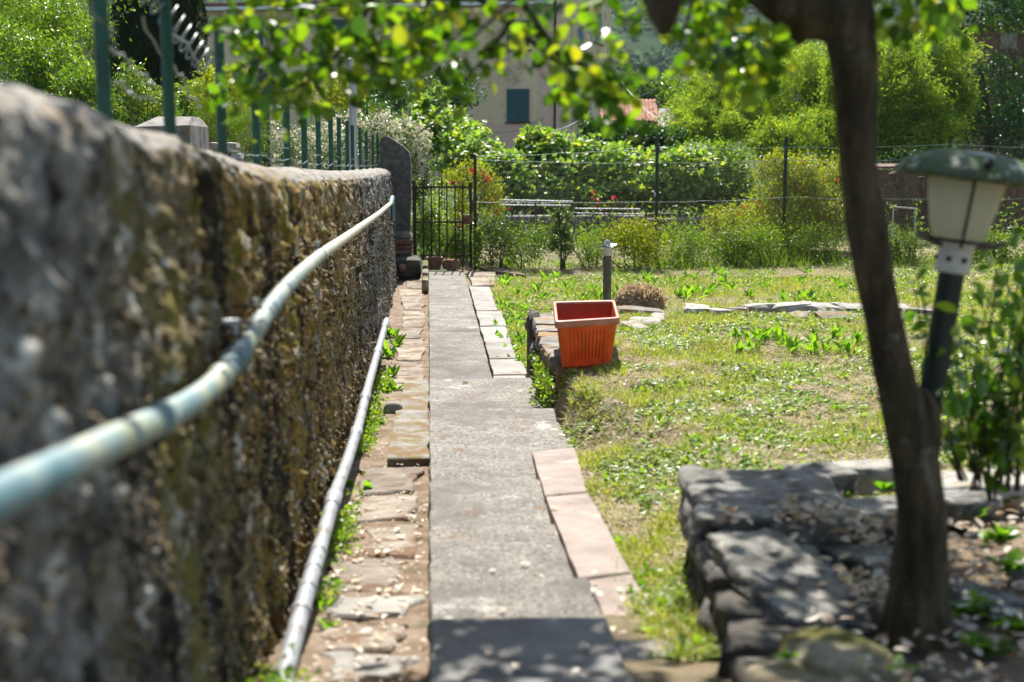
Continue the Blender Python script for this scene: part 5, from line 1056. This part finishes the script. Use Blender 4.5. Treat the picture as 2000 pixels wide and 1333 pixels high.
# ================================================================== HOUSES
M['plaster'] = surf('beige_plaster', [(.68, .53, .33), (.75, .60, .39), (.79, .65, .45)], .5, .95, [((.30, .25, .17), .75, .52, .66), ((.22, .19, .13), 1.9, .60, .70)], 22, .3, .01, 0, 0, .2, (1, 1, .35))
M['pinkplaster'] = surf('pink_plaster', [(.64, .42, .32), (.70, .49, .38), (.74, .55, .44)], .6, .95, [((.33, .22, .17), 1.2, .58, .74)], 22, .3, .01, 0, 0, .2, (1, 1, .35))
M['shutter'] = plain('blue_green_shutter', (.012, .085, .085), .55); M['shutter_light'] = plain('sunlit_blue_shutter', (.05, .22, .30), .5)  # lit copy is a paler blue with sunlight painted into it
M['gutter_metal'] = plain('pale_gutter_metal', (.62, .64, .66), .4, .2); M['drain'] = plain('dark_drain_pipe', (.035, .02, .016), .6)
HYc = 62.0
hs = thing('villa', 'faded beige and pink villa with blue green shutters beyond the garden', 'house', PY(900, 300, HYc))
c0 = PY(1082, 300, HYc); aL = PY(380, 300, HYc + 4.5); aR = PY(1191, 300, HYc + 15)
def wallpanel(p, q, z0, z1, th, name, mat, parent, off=0.0):
    """vertical slab from plan point p to q, outer face pushed off outward"""
    p, q = np.array(p[:2]), np.array(q[:2]); d = (q - p) / np.linalg.norm(q - p); nrm = np.array((d[1], -d[0]))
    if nrm @ (-p) < 0: nrm = -nrm
    A = [p + nrm * off, q + nrm * off, q + nrm * (off - th), p + nrm * (off - th)]; V = np.array([(a[0], a[1], z) for z in (z0, z1) for a in A])
    F = [[3, 2, 1, 0], [4, 5, 6, 7], [0, 1, 5, 4], [1, 2, 6, 5], [2, 3, 7, 6], [3, 0, 4, 7]]
    return MB().add(V, np.array(F)).build(name, mat, parent)
zeave = PY(980, 9, HYc)[2]; ztall = zeave + 2.5
wallpanel(aL, c0, -.1, zeave, .4, 'wall', M['plaster'], hs); wallpanel(c0, aR, -.1, ztall, .4, 'wall', M['plaster'], hs)
def fp(px, base=aL, end=c0):       # point on the front facade under pixel column px
    d = ray(px, 300)[:2]; e = end[:2] - base[:2]; A_ = np.array([[d[0], -e[0]], [d[1], -e[1]]]); s_ = np.linalg.solve(A_, base[:2]); return base[:2] + e * s_[1]
def zat(py, pt): return PY(1000, py, pt[1])[2]
def facade_box(pxa, pxb, pya, pyb, th, off, name, mat, parent, base=aL, end=c0):
    p, q = fp(pxa, base, end), fp(pxb, base, end); mid = (p + q) / 2; return wallpanel(p, q, zat(pyb, mid), zat(pya, mid), th, name, mat, parent, off)
facade_box(384, 1081, 12, 36, .05, .02, 'frieze', M['pinkplaster'], hs); facade_box(1052, 1081.5, 36.3, 330, .05, .025, 'corner_band', M['pinkplaster'], hs); facade_box(384, 1051.5, 244, 330, .05, .015, 'base_band', M['pinkplaster'], hs)
facade_box(384, 400, 36.3, 243, .05, .022, 'corner_band', M['pinkplaster'], hs)
facade_box(1083, 1100, 10, 330, .05, .022, 'corner_band', M['pinkplaster'], hs, c0, aR)
ef = PY(980, 9, HYc); wallpanel(aL, c0, zeave, zeave + .16, 1.2, 'gutter', M['gutter_metal'], hs, .45)
wallpanel(aL, c0, zeave + .17, zeave + .32, 5.0, 'roof', M['brick'], hs, .35)
dp = fp(1083); nn = np.array((0, -.12)); MB().tube([(dp[0], dp[1] - .12, -.1), (dp[0], dp[1] - .12, zeave + 2.4)], .055, 10).build('drain_pipe', M['drain'], hs, True)
def window(pxa, pxb, pya, pyb, lit, base=aL, end=c0):
    f = facade_box(pxa - 4, pxb + 4, pya - 4, pyb + 3, .08, .03, 'window', M['pinkplaster'], hs, base, end)
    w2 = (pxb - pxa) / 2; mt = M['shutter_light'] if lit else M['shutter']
    for s_ in (0, 1):
        a, b = pxa + s_ * w2 + .25, pxa + (s_ + 1) * w2 - .25
        facade_box(a, b, pya, pyb, .10, .06, 'shutter', mt, f, base, end)
        m = MB(); p, q = fp(a + .9, base, end), fp(b - .9, base, end); mid = (p + q) / 2; z0, z1 = zat(pyb - 2, mid), zat(pya + 2, mid); d = (q - p) / np.linalg.norm(q - p); nr_ = np.array((d[1], -d[0])); nr_ = nr_ if nr_ @ (-p) > 0 else -nr_
        for z in np.arange(z0, z1 - .03, .085):
            A = [p + nr_ * .062, q + nr_ * .062, q + nr_ * .085, p + nr_ * .085]; V = np.array([(A[0][0], A[0][1], z + .06), (A[1][0], A[1][1], z + .06), (A[2][0], A[2][1], z), (A[3][0], A[3][1], z), (A[0][0], A[0][1], z), (A[1][0], A[1][1], z)]); m.add(V, np.array([[3, 2, 1, 0], [3, 4, 5, 2]]))
        m.build('slats', mt, f)
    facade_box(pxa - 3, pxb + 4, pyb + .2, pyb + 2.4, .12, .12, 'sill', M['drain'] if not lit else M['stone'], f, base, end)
window(990, 1034, 174, 239, False); window(990, 1034, 40, 98, False); window(800, 842, 40, 98, False); window(640, 682, 40, 98, False); window(480, 520, 40, 98, False); window(640, 682, 174, 239, False); window(800, 842, 174, 239, False)
for (a, b, c_, d) in ((1127, 1136, 48, 90), (1159, 1171, 26, 84), (1120, 1131, 212, 236)): window(a, b, c_, d, True, c0, aR)
# small house with red tiled roof, grey roofed annex
ch_ = thing('tiled_house', 'small house with a red tiled roof left of the feathery tree', 'house', PY(1235, 300, 52)); HY2 = 52
za, zb2 = PY(1200, 238, HY2)[2], PY(1200, 196, HY2 + 4)[2]
MB().box((XA(1172, HY2), HY2 + .2, -.1), (XA(1281, HY2), HY2 + 4.2, za - .02)).build('wall', M['plaster'], ch_)
rb0, rb1, rt0, rt1 = np.array((XA(1168, HY2), HY2 - .2, za)), np.array((XA(1284, HY2), HY2 - .2, za)), np.array((XA(1172, HY2 + 4), HY2 + 4.0, zb2)), np.array((XA(1279, HY2 + 4), HY2 + 4.0, zb2))
V = np.array([rb0, rb1, rt1, rt0]); Vb = V - (0, 0, .12); rf = MB().add(np.r_[V, Vb], np.array([[0, 1, 2, 3], [7, 6, 5, 4], [4, 5, 1, 0], [5, 6, 2, 1], [6, 7, 3, 2], [7, 4, 0, 3]])).build('roof', M['brick'], ch_)
M['rooftile'] = surf('red_roof_tile', [(.42, .17, .10), (.52, .24, .15), (.60, .33, .23)], 3, .9, None, 40, .2, .004, 0, .22, .3)
tile_me = None
for r_ in range(11):
    for c_ in range(14):
        u, v = (c_ + .5) / 14, (r_ + .5) / 11; p = (rb0 * (1 - u) + rb1 * u) * (1 - v) + (rt0 * (1 - u) + rt1 * u) * v
        if tile_me is None:
            dxv = (rb1 - rb0) / 14; dyv = (rt0 - rb0) / 11; wx = np.linalg.norm(dxv); m = MB(); tt_ = np.linspace(0, np.pi, 7); V = []
            for s_ in (-.55, .55):
                for t in tt_: V.append(dyv * s_ + np.array((math.cos(t) * wx * .47, 0, math.sin(t) * wx * .30 + .02 - .03 * (s_ > 0))))
            V = np.array(V); m.add(V, np.array([[i, i + 1, 8 + i, 7 + i] for i in range(6)])); o = m.build('tile', M['rooftile'], rf, True); tile_me = o.data
        else: o = bpy.data.objects.new('tile', tile_me); C.objects.link(o); o.parent = rf; 
        o.matrix_parent_inverse = Matrix.Identity(4) @ parent_inv(ch_) @ Matrix.Translation(ch_.location); o.location = [float(q) for q in p]
MB().box((XA(1278, HY2 + 3), HY2 + 3, za), (XA(1285, HY2 + 3), HY2 + 3.5, PY(1280, 196, HY2 + 3)[2])).build('chimney', M['stone'], ch_)
ga = thing('grey_annex', 'pale grey sloping roof beside the red tiled house', 'annex', PY(1310, 300, 50)); V = np.array([(XA(1282, 50), 50, PY(1282, 248, 50)[2]), (XA(1350, 50), 50, PY(1350, 250, 50)[2]), (XA(1312, 53), 53, PY(1312, 212, 53)[2]), (XA(1284, 53), 53, PY(1284, 212, 53)[2])])
MB().add(np.r_[V, V - (0, 0, .1)], np.array([[0, 1, 2, 3], [7, 6, 5, 4], [4, 5, 1, 0], [5, 6, 2, 1], [6, 7, 3, 2], [7, 4, 0, 3]])).build('roof', M['coping'], ga); MB().box((XA(1286, 50.3), 50.3, -.1), (XA(1340, 50.3), 52.6, PY(1300, 252, 50)[2])).build('wall', M['plaster'], ga)
bh = thing('brown_house', 'brown house with a pale eave among trees at the top right', 'house', PY(1990, 200, 58)); MB().box((XA(1935, 58), 58, -.1), (XA(2300, 58), 66, PY(1990, 46, 58)[2])).build('wall', M['rust'], bh); MB().box((XA(1922, 57.3), 57.3, PY(1990, 45, 58)[2]), (XA(2320, 57.3), 67, PY(1990, 33, 58)[2])).build('roof', M['strip'], bh)
p0 = PY(1955, 64, 57.95); p1 = PY(1985, 96, 57.95); MB().box((p0[0], 57.92, p1[2]), (p1[0], 57.99, p0[2])).build('shutter', M['tile'], bh)
# overhead cables 
for k, (a, b, lab) in enumerate((((1030, 262, 40), (1152, 218, 58), 'pale cable running up to the villa from the vine bank'), ((1215, 158, 60), (1300, 240, 48), 'thin cable crossing down towards the tiled house'), ((1210, 200, 70), (1345, 130, 60), 'thin cable rising right above the tiled house'), ((905, 248, 58), (1045, 246, 60), 'thin cable along the villa base'))):
    o = MB().tube(sagline(PY(*a), PY(*b), .25, 16, k, 0), .018, 5).build('cable', M['wire'], None, True); tag(o, lab, 'cable')

# ================================================================== FAR WOODS AND HILLS
xs = np.linspace(-1500, 1500, 120); ys = np.linspace(260, 1500, 60); gx, gy = np.meshgrid(xs, ys); V = np.c_[gx.ravel(), gy.ravel(), np.zeros(gx.size)]
V[:, 2] = -12 + 330 * sst(280, 1500, V[:, 1]) ** 1.0 + fbm(V / 260, 4, 61) * 90 * sst(280, 800, V[:, 1])
M['hillsoil'] = surf('wooded_hill', [(.03, .055, .03), (.05, .08, .04), (.075, .105, .055)], .04, .95, [((.11, .11, .075), .03, .60, .72)], 1, .1, .2, 0, 0, 0.0)
MB().add(V, grid_faces(60, 120)).build('hills', M['hillsoil'], smooth=True, kind='structure')
rg = np.random.default_rng(62); n = 5200; X = rg.uniform(-520, 560, n); Yq = 330 + 900 * rg.random(n) ** 1.3; Yq = np.round(Yq / 34) * 34 + rg.normal(size=n) * 5
keep = np.abs(X / Yq + .0) < .55; X, Yq = X[keep], Yq[keep]; Z = -12 + 330 * sst(280, 1500, Yq) + fbm(np.c_[X, Yq, np.zeros(len(X))] / 260, 4, 61) * 90 * sst(280, 800, Yq)
m = MB(); n = len(X); per = 34; u = unit(rg, n * per); u[:, 2] = np.abs(u[:, 2]) ; rr = rg.uniform(3.5, 6.5, n)
P = np.repeat(np.c_[X, Yq, Z + 2.0], per, 0) + u * (np.repeat(rr, per) * rg.uniform(.6, 1.05, n * per))[:, None] * np.array((1, 1, 1.0))
m.add(*leaves_np(P, 2.6, rg, .9, .4, u)); tag(m.build('far_woods', M['hazed_olive'], kind='stuff'), 'distant terraces of haze tinted green trees on the hillside', 'woods')
for k, (a, b, c_, d, Y) in enumerate(((1175, 1270, 138, 205, 120), (1235, 1340, 150, 215, 112), (1300, 1400, 120, 215, 130))):
    plant('pine_tree', ['rounded dark pine behind the red tiled roof, left of three', 'rounded pine behind the red tiled roof, middle of three', 'rounded pine behind the red tiled roof, right of three'][k], 'tree', [B(a, b, c_, d, Y, 1, 2.2), B(a + 20, b - 10, (c_ + d) / 2, d + 40, Y, .7, 2)], 3000, .42, M['pine_far'], 170 + k, asp=.5, cr=.18, gz=-.1, stems=3, partname='crown')

# ================================================================== GRASS, WEEDS, LITTER
def inview(P, mx=260, top=0): q = proj(P); return (q[:, 0] > -mx) & (q[:, 0] < 2000 + mx) & (q[:, 1] < 1333 + 300) & (q[:, 2] > .5)
GB = (np.array([(-.5, 0, 0), (.5, 0, 0), (.32, .5, .10), (-.32, .5, .10), (0, 1, .42)], float), np.array([[0, 1, 2], [0, 2, 3], [3, 2, 4]]))
def blades(name, P, rg, h, wd, mat, lean=.45, label=None, kindlab=None):
    n = len(P); D = rg.normal(size=(n, 3)) * lean; D[:, 2] = 1; N = unit(rg, n); N[:, 2] *= .3
    hh_ = rg.uniform(.45, 1.25, n) * h; o = MB().add(*inst(GB[0], GB[1], P, frames(D, N), np.c_[rg.uniform(.7, 1.3, n) * wd, hh_, hh_])).build(name, mat, None, kind='stuff'); return tag(o, label, kindlab)
rg = np.random.default_rng(80)
def lawnpts(n, hi=True):
    if hi:
        x = .55 + 5.2 * rg.random(n) ** 1.3; y = 3.4 + 7.8 * rg.random(n); k = (y < 8.7) | (x > WALLX + .22); xm = np.interp(y, [3.2, 3.7, 4.4, 6.1, 7.2, 8.6], [.60, .62, .63, .69, .76, .82])
        k &= x > xm + rg.normal(size=n) * .03; k &= ~((y < 4.85) & (x > np.interp(y, [2, 3.3, 4.75], [.66, .74, .90])))
        # not under the planter
        k &= ~((np.abs(x - pc[0]) < .15) & (np.abs(y - pc[1]) < .36))
        x, y = x[k], y[k]; P = np.c_[x, y, lawnz(x, y) - .004]
    else:
        x = .8 + 8.5 * rg.random(n); y = 11.4 + 10.2 * rg.random(n); x = np.where(y < 13, .79 + (x - .79) * .5, x); P = np.c_[x, y, lowz(x, y) - .004]
    return P[inview(P)]
def patch(P, s, lo, hi, seed): return sst(lo, hi, vnoise(P * s, seed) * .65 + vnoise(P * s * 3.1, seed + 1) * .35)
P = lawnpts(260000); k = rg.random(len(P)) < .09 + .80 * patch(P, 2.6, .45, .60, 5); blades('grass', P[k], rg, .056, .0060, M['grass'], .6, 'thin patchy green grass over the upper lawn', 'grass')
P = lawnpts(150000, False); k = rg.random(len(P)) < .26 + .78 * patch(P, 1.5, .36, .58, 15); P = P[k]; P = P[(P[:, 1] < 19.3) | ((P[:, 1] < 20.9) & (rg.random(len(P)) < .12))]; blades('grass', P, rg, .075, .008, M['grass'], .55, 'green and yellow grass over the lower lawn', 'grass')
P = lawnpts(70000, False); P = P[(P[:, 1] > 20.75) & (P[:, 0] > 1.1)]; blades('grass', P[rg.random(len(P)) < .2 + patch(P, 1.1, .4, .6, 45)], rg, .26, .011, M['clover'], .45, 'long rough grass along the foot of the mesh fence', 'grass')
P = lawnpts(110000); k = rg.random(len(P)) < patch(P, 3.1, .44, .58, 25); P = P[k]; n = len(P); P[:, 2] += rg.uniform(.004, .03, n)
m = MB(); N = unit(rg, n) * .5; N[:, 2] += 1; m.add(*inst(LEAF4[0] * (.75, 1, 1), LEAF4[1], P, frames(unit(rg, n) * (1, 1, .35), N), rg.uniform(.018, .046, n)))
P = lawnpts(52000, False); k = rg.random(len(P)) < patch(P, 1.9, .44, .6, 35); P = P[k]; n = len(P); P[:, 2] += rg.uniform(.01, .05, n); N = unit(rg, n) * .6; N[:, 2] += .8; N[:, 1] -= .2
m.add(*inst(LEAF4[0] * (.6, 1, 1), LEAF4[1], P, frames(unit(rg, n) * (1, 1, .5), N), rg.uniform(.03, .065, n))); tag(m.build('ground_weeds', M['clover'], kind='stuff'), 'small broad leaved weeds spread through both lawns', 'weeds')
m = MB()
for hi, nn_, ll in ((True, 80000, (.03, .09)), (False, 22000, (.06, .14))):
    P = lawnpts(nn_, hi); n = len(P); P[:, 2] += rg.uniform(.004, .022, n); D = unit(rg, n); D[:, 2] *= .22; m.add(*inst(np.array([(-.5, 0, 0), (.5, 0, 0), (.3, 1, .02), (-.3, 1, .02)], float), np.array([[0, 1, 2], [0, 2, 3]]), P, frames(D, unit(rg, n) * .5 + (0, 0, 1)), np.c_[rg.uniform(.0022, .005, n) * (1 if hi else 1.7), rg.uniform(*ll, n), np.full(n, .05)]))
tag(m.build('mown_straw', M['straw'], kind='stuff'), 'dry pale cut grass lying over the lawns', 'straw')
# fallen leaves: small ones as cover, the large pale ones on the path singly
m = MB(); P = lawnpts(5200); P = P[(P[:, 0] < 2.2)]; n = len(P); P[:, 2] += .015; N = unit(rg, n) * .35; N[:, 2] += 1; m.add(*inst(LEAF4[0] * (.6, 1, .8), LEAF4[1], P, frames(unit(rg, n) * (1, 1, .15), N), rg.uniform(.012, .034, n)))
x = rg.uniform(-.34, -.01, 900); y = 1.6 + 6.4 * rg.random(900) ** 1.2; P = np.c_[x, y, stripz(y) + .022]; n = 900; N = unit(rg, n) * .3; N[:, 2] += 1; m.add(*inst(LEAF4[0] * (.6, 1, .8), LEAF4[1], P, frames(unit(rg, n) * (1, 1, .15), N), rg.uniform(.008, .024, n)))
x = rg.uniform(.95, 2.7, 1500); y = rg.uniform(2.7, 4.7, 1500); P = np.c_[x, y, .79 + rg.random(1500) * .03 - .02 * (y - 3.3)]; n = 1500; N = unit(rg, n) * .5; N[:, 2] += 1; m.add(*inst(LEAF8[0] * (.6, 1, .8), LEAF8[1], P, frames(unit(rg, n) * (1, 1, .3), N), rg.uniform(.018, .05, n)))
for (cx_, cy_, cz_, sx_, sy_, n) in ((1580, 1000, .878, .06, .05, 120), (1680, 1030, .83, .10, .07, 150), (1430, 1008, .87, .02, .02, 16), (1690, 1150, .81, .07, .06, 90)):
    c_ = PZ(cx_, cy_, cz_); P = c_ + rg.normal(size=(n, 3)) * (sx_, sy_, .012); N = unit(rg, n) * .6; N[:, 2] += 1; m.add(*inst(LEAF8[0] * (.6, 1, .8), LEAF8[1], P, frames(unit(rg, n) * (1, 1, .35), N), rg.uniform(.02, .05, n)))
tag(m.build('leaf_litter', M['litter'], kind='stuff'), 'pale and brown dead leaves strewn over lawn, strip and rock bed', 'leaf litter')
fl_me = None
def topz(x, y):
    for z, ye, xe in TR:
        if y < ye: return z + .012 - .012 * 0
    return .33
spots = [(962, 1114, 'p'), (1025, 1102, 'p'), (980, 1191, 'p'), (958, 1206, 'p'), (877, 1211, 'p'), (1056, 1126, 'p'), (1160, 1117, 't'), (1168, 1160, 't'), (1216, 1170, 't'), (1212, 1152, 't'), (1083, 990, 't'), (1160, 1152, 't'), (1198, 1228, 't'), (1216, 1236, 't'), (1246, 1284, 't'), (1250, 1262, 't'), (1275, 1200, 't')]
lrx = np.random.default_rng(99)
for _ in range(60): spots.append((lrx.uniform(650, 828), lrx.uniform(960, 1300), 's'))
for _ in range(14): spots.append((lrx.uniform(850, 1180), lrx.uniform(1215, 1325), 'd'))
for px, py, kd in spots:
    if kd == 's':
        P_ = PX(px, py, 0) * 0; z = .5
        for _ in range(8): P_ = PZ(px, py, z); z = float(stripz(P_[1])) + .026
    elif kd == 't':
        z = .5
        for _ in range(8): P_ = PZ(px, py, z); z = float(np.interp(P_[1], [3.0, 3.6, 4.2, 5.2, 6.5, 7.3], [.69, .64, .605, .515, .455, .44])) + .02
    else:
        z = .6
        for _ in range(10): P_ = PZ(px, py, z); z = topz(P_[0], P_[1])
    a = lrx.uniform(0, 6.3); Dv = np.array([(math.cos(a), math.sin(a), .05)]); Nv = np.array([(lrx.normal() * .15, lrx.normal() * .15 - .1, 1)]); Rm = frames(Dv, Nv)
    if fl_me is None:
        o = MB().add((LEAF8[0] - (0, .5, 0)) * (.62, 1, 1.6), LEAF8[1]).build('fallen_leaf', M['litter_obj'], None, True); fl_me = o.data
    else: o = bpy.data.objects.new('fallen_leaf', fl_me); C.objects.link(o)
    q = lrx.uniform(.022, .042); r_ = Rm[0]; o.matrix_basis = Matrix(((r_[0][0] * q, r_[1][0] * q, r_[2][0] * q, P_[0]), (r_[0][1] * q, r_[1][1] * q, r_[2][1] * q, P_[1]), (r_[0][2] * q, r_[1][2] * q, r_[2][2] * q, P_[2]), (0, 0, 0, 1)))
    tag(o, {'p': 'pale dry fallen leaf lying on a sunlit concrete step', 't': 'pale dry fallen leaf lying on the pink edging tiles', 's': 'pale dry fallen leaf lying on the side strip by the wall', 'd': 'pale dry fallen leaf lying on the shaded nearest steps'}[kd], 'leaf', {'p': 'fallen leaves on the sunlit steps', 't': 'fallen leaves on the pink tiles', 's': 'fallen leaves on the side strip', 'd': 'fallen leaves on the shaded steps'}[kd])
# broad leaved weeds one can count on the lawns and along the wall
def wz(px, py, f):
    z = .5
    for _ in range(10): P_ = PZ(px, py, z); z = float(f(P_[0], P_[1]))
    return P_
LZ = lambda x, y: lawnz(np.array([x]), np.array([y]))[0]; WZ = lambda x, y: lowz(np.array([x]), np.array([y]))[0]; SZ = lambda x, y: float(stripz(y))
k = 0
for (px, py, L, n) in ((1140, 800, .10, 14), (1165, 795, .10, 12), (1190, 830, .08, 10), (1290, 830, .08, 10), (1300, 960, .06, 10), (1260, 1130, .06, 12), (1350, 1150, .06, 10), (1400, 830, .06, 10), (1350, 860, .07, 10), (1545, 720, .08, 8), (1580, 725, .07, 8), (1620, 870, .06, 9), (1180, 850, .06, 9), (1225, 840, .06, 9), (1240, 770, .07, 9), (1330, 760, .06, 9), (1310, 1000, .05, 9), (1370, 900, .06, 9), (1480, 850, .06, 9), (1640, 800, .06, 9)):
    rosette('weed', 'leafy green weed growing out of the dry upper lawn', 'weed', wz(px, py, LZ), n, L, M['weed'], 300 + k, 'green weeds on the upper lawn', .28, .75); k += 1
for i in range(16):
    rosette('weed', 'tall leafed weed in the green patch before the edging stones', 'weed', wz(1440 + (i * 37) % 240 + lrx.normal() * 6, 655 + lrx.uniform(0, 45), LZ), 9, .13, M['weed'], 340 + i, 'weed patch before the edging stones', .24, .95)
for i in range(44):
    rosette('weed', 'leafy weed standing in the grass of the lower lawn', 'weed', wz(lrx.uniform(945, 1660), lrx.uniform(535, 590), WZ), 8, .17, M['weed'], 380 + i, 'weeds on the lower lawn', .26, .85)
for i in range(36):
    px = lrx.uniform(940, 1026); py = lrx.uniform(575, 735)
    if (px - 905) / (py - 540) < .50: continue
    rosette('weed', 'leafy weed beside the pale edging slabs of the lower path', 'weed', wz(px, py, WZ), 8, .12, M['weed'], 430 + i, 'weeds beside the edging slabs', .26, .8)
for i, (px, py, L, n) in enumerate(((768, 660, .16, 12), (775, 680, .16, 12), (760, 700, .14, 10), (765, 740, .13, 16), (772, 765, .10, 16), (757, 770, .09, 14), (712, 960, .10, 5), (690, 1000, .05, 12), (668, 1060, .06, 14), (655, 1110, .05, 14), (650, 1150, .05, 14), (640, 1190, .05, 14), (680, 950, .06, 10), (690, 900, .05, 14), (700, 860, .05, 14), (735, 800, .05, 16), (742, 830, .05, 16), (730, 780, .05, 16), (718, 830, .05, 12), (640, 1230, .05, 12), (628, 1180, .05, 12), (662, 1020, .05, 12), (838, 620, .04, 6), (1090, 975, .04, 6), (1110, 985, .035, 5), (970, 705, .05, 5), (910, 752, .04, 4))):
    rosette('weed', 'green weed sprouting from a joint along the path and wall foot', 'weed', wz(px, py, SZ if px < 835 else (lambda x, y: pathz(y) + .0)), n, L, M['weed'], 480 + i, 'weeds along the path joints and wall foot', .4, .85)
# leafy cover along the wall foot
n = 9000; y = 2.6 + 10.5 * rg.random(n) ** 1.1; P = np.c_[-.375 + .035 * rg.normal(size=n), y, stripz(y) + .01 + np.abs(rg.normal(size=n)) * .05]; P = P[vnoise(P * (2, 2.2, .5), 9) + .2 * rg.random(n) > .56]
tag(MB().add(*leaves_np(P, .026, rg, .7, .6)).build('wall_foot_creeper', M['clover'], kind='stuff'), 'small leafy creeper along the foot of the left wall', 'creeper')
n = 900; P = np.c_[WALLX - .05 + .03 * rg.normal(size=n), rg.uniform(8.7, 9.9, n), .12 + .36 * rg.random(n)]; P = P[vnoise(P * 5, 29) > .5]
tag(MB().add(*leaves_np(P, .035, rg, .6, .4)).build('wall_creeper', M['clover'], kind='stuff'), 'light green creeper climbing the low retaining wall', 'creeper')
wst = wz(768, 808, SZ); m = MB(); rock(m, wst + (0, 0, .03), (.065, .06, .05), 71, 4, 3, .12); tag(m.build('white_stone', M['whiteslab'], None, True), 'round white stone lying beside the lower landing step', 'stone')

# ------------------------------------------------------------------ HAZE
hm = bpy.data.materials.new('haze'); hm.use_nodes = True; hn = hm.node_tree; hn.nodes.clear(); ho = hn.nodes.new('ShaderNodeOutputMaterial'); hv = hn.nodes.new('ShaderNodeVolumePrincipled')
hv.inputs['Color'].default_value = (.80, .88, 1.0, 1); hv.inputs['Density'].default_value = .00012; hv.inputs['Anisotropy'].default_value = 0.0; hn.links.new(hv.outputs[0], ho.inputs['Volume'])
MB().box((-2600, -400, -40), (2600, 3200, 560)).build('haze', hm, kind='stuff')
